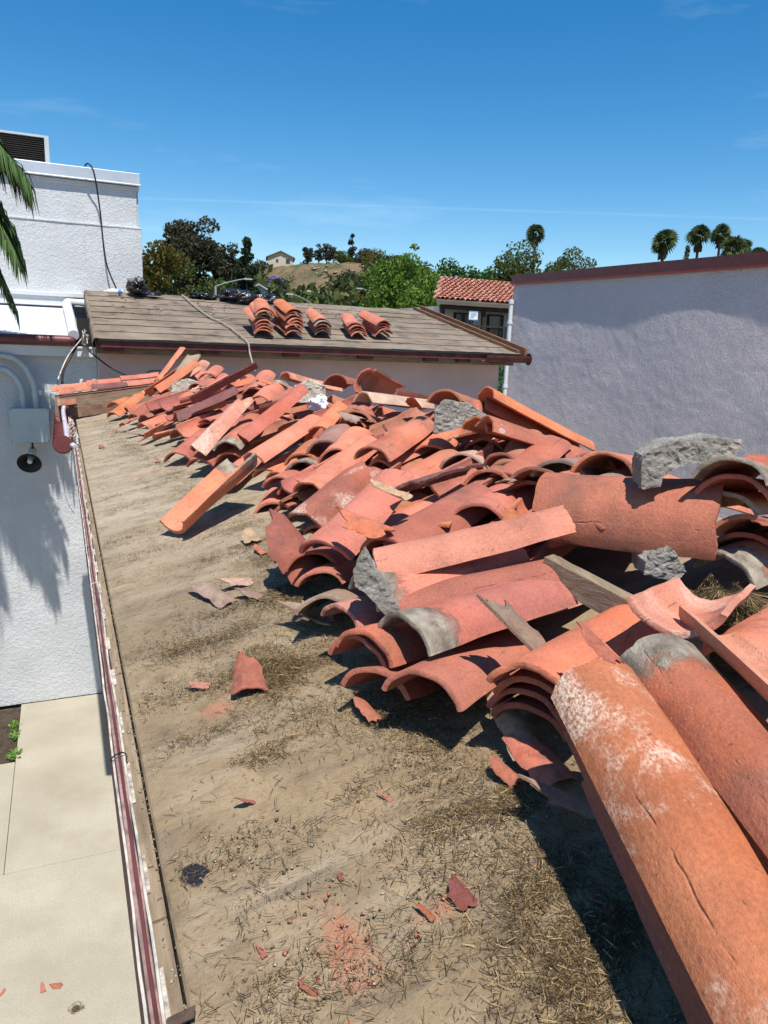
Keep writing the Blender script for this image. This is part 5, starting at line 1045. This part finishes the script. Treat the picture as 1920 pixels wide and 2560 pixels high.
LM = {'euc': leafmat('eucalyptus_leaf', [(.025, .03, .015), (.045, .05, .026), (.07, .07, .038), (.085, .065, .04)]),
      'olive': leafmat('olive_leaf', [(.04, .06, .014), (.065, .09, .022), (.1, .12, .035), (.12, .13, .04)]),
      'con': leafmat('conifer_leaf', [(.015, .03, .012), (.03, .045, .02), (.045, .06, .03)]),
      'bri': leafmat('bright_leaf', [(.05, .1, .012), (.09, .17, .02), (.13, .23, .03), (.17, .27, .05)]),
      'grn': leafmat('green_leaf', [(.025, .07, .01), (.045, .11, .015), (.07, .15, .02)]),
      'yel': leafmat('yellow_leaf', [(.12, .15, .02), (.2, .22, .03), (.28, .28, .05)]),
      'mix': leafmat('autumn_olive_leaf', [(.05, .06, .012), (.09, .08, .015), (.13, .1, .02), (.06, .06, .015)]),
      'pur': leafmat('jacaranda_bloom', [(.14, .1, .3), (.24, .18, .45), (.3, .25, .5)])}
TRUNK = plain('tree_bark', (.11, .08, .06), .95, .3, 3, .5, 8)
def leaves(centers, radii, n, size, seed, flat=.75):
    r2 = np.random.RandomState(seed); C_ = np.array(centers); Rd = np.array(radii); w = Rd**2; idx = r2.choice(len(C_), n, p=w/w.sum())
    d = r2.normal(size=(n, 3)); d /= np.linalg.norm(d, axis=1)[:, None]; rr = Rd[idx]*(.45 + .6*r2.rand(n)**.6)
    p = C_[idx] + d*rr[:, None]*np.array([1, 1, flat]); s = size*(.5+r2.rand(n))
    a = r2.normal(size=(n, 3)); a /= np.linalg.norm(a, axis=1)[:, None]; b = np.cross(a, r2.normal(size=(n, 3))); b /= np.linalg.norm(b, axis=1)[:, None]
    a = a*s[:, None]; b = b*s[:, None]*.55
    return np.stack([p-a, p-b*.9, p+a*.9, p+b], 1)
TRC = [0]
def tree(name, label, x, y, ztop, width, mat, n=2600, size=.28, zb=0., low=.3, shape='round', cat='tree', group=None, seed=None, clumps=34, cl=.22):
    TRC[0] += 1; sd = seed or TRC[0]*3; r2 = np.random.RandomState(sd); H_ = ztop-zb; root = empty(name, (x, y, zb), label, cat, group); cs = []; rs_ = []
    for i in range(clumps):
        if shape == 'cone':
            t = r2.rand()**.8; z = zb + H_*(low + (1-low)*t); rad = width/2*(1-t)**.85*(.35+.65*r2.rand()); a = r2.rand()*6.28; cs.append((x+rad*math.cos(a), y+rad*math.sin(a), z-.04*H_)); rs_.append(width*cl*(.35+.65*(1-t)))
        else:
            d = r2.normal(size=3); d /= np.linalg.norm(d); rr = r2.rand()**.4; hh = H_*(1-low)/2
            q = 1-cl*.75
            cs.append((x + d[0]*rr*width/2*q, y + d[1]*rr*width/2*q, zb + H_*low + hh + d[2]*rr*(hh*q))); rs_.append(width*cl*(.55+.75*r2.rand()))
    V = leaves(cs, rs_, int(n*3.4), size*.6, sd)
    part_w(fastmesh('crown', V.reshape(-1, 3), len(V), LM[mat]), 'crown', root)
    m = MB(); top = zb + H_*(low+.35 if shape != 'cone' else .97)
    m.tube([(x, y, zb-.3), (x+.02*width, y, zb+H_*low), (x, y, top)], [.035*width+.08, .026*width+.06, .012*width+.02], 8)
    if shape != 'cone':
        for i in r2.choice(len(cs), min(9, len(cs)), replace=False): m.tube([(x, y, zb+H_*low*(.7+.4*r2.rand())), tuple((np.array((x, y, top))+np.array(cs[i]))/2), cs[i]], [.016*width+.03, .01*width+.02, .004*width+.01], 6)
    o = m.build('trunk', TRUNK, None, True); o.parent = root; o.matrix_parent_inverse = Matrix.Translation(root.location).inverted()
    return root
def part_w(me, name, root):
    o = link(name, me); o.parent = root; o.matrix_parent_inverse = Matrix.Translation(root.location).inverted(); return o
GB = 'trees behind the felt roof'
tree('willow_like_tree', 'olive and rust coloured tree beside the corner of the white building', 5.1, 45, 11.0, 3.6, 'mix', 2600, .2, low=.2, group=GB)
tree('eucalyptus_tree', 'large dark eucalyptus with broken crown left of the hill', 18.4, 110, 21.2, 10.2, 'euc', 4200, .42, low=.42, group=GB, clumps=42, cl=.19)
tree('eucalyptus_tree', 'reddish dark eucalyptus limb leaning left of the large eucalyptus', 15.6, 111, 21.0, 4.8, 'euc', 1500, .36, low=.62, group=GB)
tree('eucalyptus_tree', 'lower dark eucalyptus spreading right of the large eucalyptus', 23.2, 111, 19.0, 6.4, 'euc', 1900, .38, low=.4, group=GB)
tree('olive_tree', 'rounded olive green tree in front of the eucalyptus', 7.5, 55, 10.9, 4.2, 'olive', 2600, .22, low=.25, group=GB)
tree('olive_tree', 'lower olive green tree right of the rounded olive tree', 9.9, 57, 10.0, 3.8, 'olive', 2000, .22, low=.25, group=GB)
tree('olive_tree', 'darker olive tree low behind the street lamp', 12.2, 62, 9.3, 3.6, 'euc', 1800, .25, low=.25, group=GB)
tree('conifer_tree', 'pointed dark conifer left of the hill house', 19.4, 85, 16.2, 5.6, 'con', 3600, .3, low=.1, shape='cone', group=GB)
tree('bushy_tree', 'big bright green bushy tree right of the hill', 20.6, 45, 11.3, 5.6, 'bri', 4200, .2, low=.2, group=GB, clumps=46, cl=.17)
tree('bushy_tree', 'thin bright green top shoots of the bushy tree beside the hill', 21.4, 45.5, 11.9, 2.8, 'bri', 1000, .17, low=.45, group=GB, cl=.16)
tree('bushy_tree', 'lower bright green growth at the right foot of the bushy tree', 22.2, 44.5, 8.9, 3.4, 'bri', 1700, .2, low=.2, group=GB)
tree('round_tree', 'dense round fresh green tree above the red tiled roof', 30.0, 55, 12.6, 5.0, 'grn', 3000, .22, low=.3, group=GB)
tree('round_tree', 'narrow green tree touching the dense round tree', 32.6, 56, 12.9, 2.4, 'grn', 1200, .2, low=.3, group=GB)
tree('loose_tree', 'yellowish green loose tree left of the tall single palm', 38.2, 60, 14.3, 7.0, 'olive', 3000, .26, low=.4, group=GB)
tree('loose_tree', 'sparse dark green tree behind the stucco wall corner', 45.0, 62, 14.6, 6.4, 'olive', 2000, .22, low=.5, group=GB, cl=.14)
tree('grey_conifer', 'pale grey green conifer between the palms over the stucco wall', 92.2, 95, 22.9, 4.4, 'olive', 1100, .3, low=.3, shape='cone', group=GB)
tree('hedge_bush', 'green bush in the gap between the gable and the stucco wall', 10.6, 17, 4.9, 1.8, 'grn', 2600, .06, low=.1, cat='bush')
tree('jacaranda_tree', 'small purple flowering jacaranda below the hill house', 34.8, 130, 16.1, 3.0, 'pur', 900, .24, zb=8, low=.4)
tree('yellow_bush', 'yellow green bush left of centre just above the felt roof', 12.5, 40, 7.4, 1.5, 'yel', 1200, .13, low=.3, cat='bush', group='yellow green bushes')
tree('yellow_bush', 'wide yellow green bush beside the bright bushy tree', 16.2, 42, 7.55, 2.4, 'yel', 1700, .13, low=.3, cat='bush', group='yellow green bushes')
tree('yellow_bush', 'yellow green bush behind the street lamp at left', 10.6, 52, 8.0, 2.4, 'mix', 1300, .16, low=.3, cat='bush', group='yellow green bushes')
def fan_palm(label, x, y, ztop, w, zb=0., seed=1, n=40):
    w *= .88
    r2 = np.random.RandomState(seed); root = empty('fan_palm', (x, y, zb), label, 'palm tree', 'fan palms on the skyline'); c = np.array([x, y, ztop-w*.45]); V = []
    for i in range(n):
        az = r2.rand()*6.28; el = r2.uniform(-.75, 1.35); d = np.array([math.cos(az)*math.cos(el), math.sin(az)*math.cos(el), math.sin(el)]); pl = w*.14*(.6+.6*r2.rand()); p0 = c + d*pl
        s = np.cross(d, r2.normal(size=3)); s /= np.linalg.norm(s); fl = w*.34*(.8+.4*r2.rand())
        V.append([c, c+s*.02, p0+s*.02, p0])
        for k_ in range(9):
            a = (k_-4)*.3; e = d*math.cos(a) + s*math.sin(a); u_ = np.cross(e, np.cross(d, s)); u_ /= np.linalg.norm(u_)
            V.append([p0, p0+e*fl*.6+u_*fl*.09, p0+e*fl+np.array([0, 0, -.22*fl]), p0+e*fl*.6-u_*fl*.09])
    V = np.array(V); part_w(fastmesh('crown', V.reshape(-1, 3), len(V), bpy.data.materials.get('fan_leaf') or leafmat('fan_leaf', [(.04, .06, .02), (.075, .1, .035), (.12, .14, .055)])), 'crown', root)
    sk = []
    for i in range(70):
        az = r2.rand()*6.28; p0 = c + np.array([math.cos(az)*.1, math.sin(az)*.1, -.05*w-.02]); p1 = p0 + np.array([math.cos(az)*w*.14*r2.rand(), math.sin(az)*w*.14*r2.rand(), -w*(.25+.25*r2.rand())]); t_ = np.array([-math.sin(az), math.cos(az), 0])*.06*w
        sk.append([p0, p1-t_, p1+np.array([0, 0, -.05*w]), p1+t_])
    sk = np.array(sk); part_w(fastmesh('dead_skirt', sk.reshape(-1, 3), len(sk), strawmat('palm_skirt', [(.07, .05, .03), (.14, .1, .06)]) if 'palm_skirt' not in bpy.data.materials else bpy.data.materials['palm_skirt']), 'dead_skirt', root)
    o = MB().tube([(x, y, zb), (x+.1, y, (zb+ztop)/2), tuple(c)], [.28, .2, .16], 8).build('trunk', TRUNK, None, True); o.parent = root; o.matrix_parent_inverse = Matrix.Translation(root.location).inverted()
fan_palm('single tall fan palm near the middle of the skyline', 53.5, 80, 20.0, 3.2, seed=2)
fan_palm('leftmost of the fan palms above the stucco wall', 64.3, 70, 19.2, 3.9, seed=3)
fan_palm('second from left of the fan palms above the stucco wall', 79.4, 80, 22.4, 4.2, seed=4)
fan_palm('third from left of the fan palms above the stucco wall', 88.4, 85, 23.9, 4.0, seed=5)
fan_palm('fourth and widest of the fan palms above the stucco wall', 80.5, 75, 20.6, 4.6, seed=6)
fan_palm('fifth fan palm touching the widest one above the stucco wall', 83.6, 76.5, 20.8, 3.6, seed=16)
fan_palm('rightmost small fan palm above the stucco wall', 102.1, 90, 22.4, 3.6, seed=7)
fan_palm('small fan palm at the foot of the hill by the purple tree', 31.8, 118, 14.6, 3.2, zb=7, seed=8)
fan_palm('small fan palm on the hill crest left of the tall hill conifer', 67.6, 190, 28.6, 3.4, zb=22, seed=9)
fan_palm('tiny distant fan palm left of the dense round tree', 48.5, 110, 16.2, 2.2, seed=10)
# hill crest trees and bushes
HG = 'trees on the hill crest'
for (lab, x, y, zt, w, mt, n_, sh, low) in [
    ('tall layered conifer on the hill crest', 71.1, 190, 33.2, 5.6, 'con', 1200, 'cone', .2), ('dark tree right of the hill house on the crest', 61.0, 196, 30.2, 3.4, 'euc', 700, 'round', .2),
    ('first of the tall bare-stemmed trees on the hill crest', 66.6, 204, 31.6, 3.0, 'euc', 500, 'round', .35), ('second of the tall bare-stemmed trees on the hill crest', 69.2, 205, 32.4, 3.6, 'euc', 600, 'round', .35), ('third of the tall bare-stemmed trees on the hill crest', 71.4, 206, 31.4, 3.0, 'euc', 500, 'round', .5),
    ('bushy dark tree left of the tall layered conifer', 69.3, 192, 28.6, 3.4, 'olive', 700, 'round', .2), ('dark spreading tree at the right end of the hill crest', 76.8, 195, 30.2, 5.6, 'euc', 1100, 'round', .3), ('lower dark tree at the right end of the hill crest', 74.3, 188, 27.6, 5.0, 'euc', 900, 'round', .2),
    ('dark tree at the left end of the hill crest', 47.2, 192, 24.6, 4.6, 'euc', 900, 'round', .2)]:
    tree('hill_tree', lab, x, y, zt, w, mt, n_, .32, zb=float(hill_h(np.array(x), np.array(y)))-1, low=low, shape=sh, group=HG, clumps=20)
# bushes on the slope: five shared shapes
bm_ = []
for i in range(5):
    r2 = np.random.RandomState(i+5); cs = r2.normal(0, .32, (12, 3)); cs[:, 2] = abs(cs[:, 2])*.8+.25
    V = leaves(cs, np.full(12, .36), 1100, .06, i+50); bm_.append(fastmesh('foliage', V.reshape(-1, 3), len(V), LM[['olive', 'grn', 'mix', 'con', 'olive'][i]]))
rb = random.Random(12)
for i in range(190):
    x = rb.uniform(34, 92); y = rb.uniform(100, 180); z = float(hill_h(np.array(x), np.array(y))) - .8
    if 48 < x < 62 and y > 158: continue
    o = link('hill_bush', bm_[rb.randrange(5)]); o.location = (x, y, z); s = rb.uniform(2.2, 5.); o.scale = (s*1.2, s*1.2, s*rb.uniform(.7, 1.1)); o.rotation_euler = (0, 0, rb.uniform(0, 6))
    tag(o, 'rounded bush among many on the dry hillside', 'bush', 'bushes on the hillside')
for i in range(95):                                        # a belt of low trees at the foot of the hill
    x = rb.uniform(6, 78); y = rb.uniform(72, 108); z = float(hill_h(np.array(x), np.array(y))) - .7
    o = link('foot_bush', bm_[rb.randrange(5)]); o.location = (x, y, z); s = rb.uniform(6.5, 10.5); o.scale = (s, s, s*rb.uniform(.9, 1.25)); o.rotation_euler = (0, 0, rb.uniform(0, 6))
    tag(o, 'bushy tree in the belt at the foot of the hill', 'bush', 'bushes at the foot of the hill')
# houses
def house(name, label, x, y, zb, w, d, h, rh, wallm, roofm, wins, rot=0, gable='front'):
    root = empty(name, (x, y, zb), label, 'house'); root.rotation_euler.z = rot
    def ch(mb, nm, mat, par=root): return mb.build(nm, mat, par)
    ch(MB().box(-w/2, w/2, 0, d, -2, h), 'wall', wallm)
    if gable == 'front':
        ch(MB().add([(-w/2, 0, h), (w/2, 0, h), (0, 0, h+rh)], [(0, 1, 2)]), 'gable', wallm)
        for s in (-1, 1): ch(MB().hexa([(s*(w/2+.5), -.5, h-.25), (0, -.5, h+rh), (0, d, h+rh), (s*(w/2+.5), d, h-.25), (s*(w/2+.5), -.5, h-.02), (0, -.5, h+rh+.25), (0, d, h+rh+.25), (s*(w/2+.5), d, h-.02)]), 'roof', roofm)
    else:
        ch(MB().hexa([(-w/2-.5, -.7, h), (w/2+.5, -.7, h), (w/2+.5, d/2, h+rh), (-w/2-.5, d/2, h+rh), (-w/2-.5, -.7, h+.2), (w/2+.5, -.7, h+.2), (w/2+.5, d/2, h+rh+.2), (-w/2-.5, d/2, h+rh+.2)]), 'roof', roofm)
    for (wx, wz, ww, wh) in wins:
        f = ch(MB().box(wx-ww/2-.1, wx+ww/2+.1, -.06, .02, wz-.1, wz+wh+.1), 'window', bpy.data.materials.get('window_frame') or plain('window_frame', (.5, .48, .44), .6))
        MB().box(wx-ww/2, wx+ww/2, -.1, -.05, wz, wz+wh).build('pane', bpy.data.materials.get('dark_glass') or plain('dark_glass', (.03, .035, .04), .15, spec=.6), f)
    return root
BE = plain('beige_render', (.5, .43, .33), .9, .06, 1); BRR = plain('brown_roof', (.14, .11, .09), .9, .2, 1); WH = plain('pale_render', (.62, .6, .55), .9, .05, 1); DK = plain('dark_render', (.12, .1, .085), .9, .2, 1)
house('hill_house', 'beige two storey gabled house on the hill crest', 54.2, 198, 23.0, 6.6, 9, 3.4, 1.4, BE, BRR, [(-.9, 2.2, .6, .7), (1.9, 2.0, 1.1, 1.1), (-2.4, .4, .5, .8), (1.6, .3, 1.4, .7), (-.6, .4, .7, .7)], R(-14))
house('hill_house', 'long dark low house right of the beige gabled house', 71.5, 214, 23.9, 13, 8, 2.6, 1.2, DK, plain('slate_roof', (.09, .09, .1), .9), [(-4, 1, 1.2, 1), (0, 1, 2.2, 1), (4, 1, 1.2, 1)], R(-16), 'flat')
house('valley_house', 'small white house at the foot of the hill by the lamp', 26.4, 108, 9.6, 2.6, 6, 2.2, .7, WH, plain('grey_roof', (.4, .4, .4), .9), [(.5, .9, .8, .7)], R(-14))
house('valley_house', 'long pale low house at the foot of the hill', 39.5, 120, 11.6, 5.4, 6, 1.2, .3, DK, plain('pale_flat_roof', (.5, .48, .44), .9), [(-2.0, .7, .8, .5), (-.6, .7, .8, .5), (.8, .7, .8, .5), (2.2, .7, .8, .5)], R(-16), 'flat')
# retaining rubble on the slope under the houses
RUB = plain('pale_rubble', (.3, .225, .16), .95, .3, 1, .5, 4)
rb = random.Random(4); nrub = 230; P_ = np.array([(rb.uniform(55, 80), rb.uniform(163, 190)) for _ in range(nrub)]); Zr = hill_h(P_[:, 0], P_[:, 1]) - .6
vv, f = lumps(P_, Zr, .15, .9, 6, 3.); tag(link('slope_rubble', tri_mesh('slope_rubble', vv, f, RUB)), 'pale broken rubble spilled down the slope below the houses', 'rubble', kind='stuff')
# street lamps
def lamp(label, x, y, h, arm, dirx):
    root = empty('street_lamp', (x, y, 0), label, 'street lamp', 'street lamps along the road'); G = bpy.data.materials.get('lamp_grey') or plain('lamp_grey', (.28, .3, .31), .5, .05, 2)
    MB().tube([(0, 0, 0), (0, 0, h-.55)], [.12, .07], 10).build('pole', G, root, True)
    MB().tube(curve_pts([(0, 0, h-.6), (.3*arm*dirx, 0, h-.36), (.7*arm*dirx, 0, h-.13), (arm*dirx, 0, h)], 5), .03, 8).build('arm', G, root, True)
    MB().hexa([(arm*dirx-.05, -.12, h-.05), (arm*dirx+.5*dirx, -.1, h-.03), (arm*dirx+.5*dirx, .1, h-.03), (arm*dirx-.05, .12, h-.05), (arm*dirx-.05, -.1, h+.06), (arm*dirx+.45*dirx, -.08, h+.04), (arm*dirx+.45*dirx, .08, h+.04), (arm*dirx-.05, .1, h+.06)]).build('lamp_head', G, root)
lamp('street lamp with long arm left of the black plastic bag', 9.4, 50, 8.65, 1.9, 1); lamp('street lamp behind the black plastic bag right of the first', 15.4, 48, 7.75, 1.4, -1); lamp('street lamp in front of the bright green bushy tree', 23.4, 55, 8.95, 1.9, -1)
lamp('distant street lamp low behind the felt roof at left', 8.6, 62, 8.3, 1.4, 1)
# ---- red tiled two storey building
tbuild = empty('balcony_building', (15, 24, 0), 'two storey building with red barrel tile roof and dark timber balcony', 'building')
def tp(mb, nm, mat, par=tbuild, smooth=False):
    o = mb.build(nm, mat, None, smooth); o.parent = par
    o.matrix_parent_inverse = Matrix.Translation(tbuild.location).inverted() if par is tbuild else Matrix.Identity(4); return o
tp(MB().box(12.6, 22, 24.6, 30, 0, 6.2), 'wall', WH)
RT = strawmat('far_roof_tiles', [(.4, .14, .09), (.52, .22, .15), (.45, .2, .15), (.34, .12, .08), (.55, .3, .22)])
V = []; rr_ = np.random.RandomState(3); ncol = 44; nrow = 13
for c_ in range(ncol):
    for r_ in range(nrow):
        x0 = 12.0 + c_*.2; t0 = r_/nrow; t1 = (r_+1.12)/nrow; ya, yb = 23.6+2.9*t0, 23.6+2.9*t1; za, zb_ = 6.33+1.0*t0+.05, 6.33+1.0*t1
        if x0 < 12.0 + 1.7*t0: continue
        j = rr_.normal(0, .012)
        ring = [(-.1, 0), (-.07, .06), (0, .085), (.07, .06), (.1, 0)]
        for k_ in range(4):
            (xa, ha), (xb, hb) = ring[k_], ring[k_+1]; V.append([(x0+xa+j, ya, za+ha), (x0+xb+j, ya, za+hb), (x0+xb*.85+j, yb, zb_+hb), (x0+xa*.85+j, yb, zb_+ha)])
V = np.array(V)
# weld each tile's four facets into one island so that it takes one colour
me = bpy.data.meshes.new('tile_field'); nT = len(V)//4; vv = np.zeros((nT, 10, 3))
for k_ in range(4): vv[:, k_] = V.reshape(nT, 4, 4, 3)[:, k_, 0]; vv[:, 5+k_] = V.reshape(nT, 4, 4, 3)[:, k_, 3]
vv[:, 4] = V.reshape(nT, 4, 4, 3)[:, 3, 1]; vv[:, 9] = V.reshape(nT, 4, 4, 3)[:, 3, 2]
F = []
for i in range(nT):
    for k_ in range(4): F.append((i*10+k_, i*10+k_+1, i*10+6+k_, i*10+5+k_))
me = mesh('tile_field', vv.reshape(-1, 3), F, RT, True); rf = link('tile_field', me); rf['kind'] = 'stuff'; rf.parent = tbuild; rf.matrix_parent_inverse = Matrix.Translation(tbuild.location).inverted()
tp(MB().hexa([(11.95, 23.55, 6.2), (22, 23.55, 6.2), (22, 26.6, 7.2), (13.7, 26.6, 7.2), (11.95, 23.55, 6.33), (22, 23.55, 6.33), (22, 26.6, 7.33), (13.7, 26.6, 7.33)]), 'roof_deck', BRR)
DKW = plain('dark_timber', (.045, .028, .02), .8, .3, 3)
tp(MB().box(12.2, 22, 23.7, 24.6, 4.75, 4.9), 'balcony_floor', DKW); tp(MB().box(12.2, 22, 23.72, 23.8, 5.5, 5.57), 'balcony_rail', DKW); tp(MB().box(12.2, 22, 23.7, 23.82, 6.05, 6.2), 'beam', DKW)
for i in range(30): tp(MB().box(12.3+i*.2, 12.33+i*.2, 23.74, 23.77, 4.9, 5.5), 'baluster', DKW)
for x in (12.25, 13.9, 15.6, 17.3): tp(MB().box(x, x+.12, 23.71, 23.83, 0, 6.1), 'post', DKW)
for x in (13.2, 14.6, 16.2):
    w_ = tp(MB().box(x, x+.7, 24.54, 24.6, 5.1, 6.0), 'window', DKW); p_ = tp(MB().box(x+.06, x+.64, 24.5, 24.54, 5.15, 5.95), 'pane', bpy.data.materials['dark_glass'], w_)
sg = empty('notice_sign', (12.95, 23.0, 5.7), 'white notice sign with blue border hanging by the timber balcony', 'sign')
MB().box(0, .34, 0, .03, 0, .3).build('board', plain('sign_white', (.75, .78, .82), .5), sg); MB().box(0, .34, -.006, 0, .27, .3).box(0, .34, -.006, 0, 0, .03).build('border', plain('sign_blue', (.2, .35, .6), .5), sg)
m = MB()
for k_ in range(3): m.box(.05, .29-.05*k_, -.006, 0, .2-.06*k_, .225-.06*k_)
m.build('printed_lines', bpy.data.materials['sign_blue'], sg); MB().box(.15, .19, .03, .06, -5.7, .3).build('post', DKW, sg)
o = link('plastic_sheet', crumple(4, .2, .14, .05, 31)); o.data.materials.append(BAGM); o.location = (1.98, 11.58, 5.32); tag(o, 'small black plastic sheet on the ridge left of the large bag', 'plastic sheet')
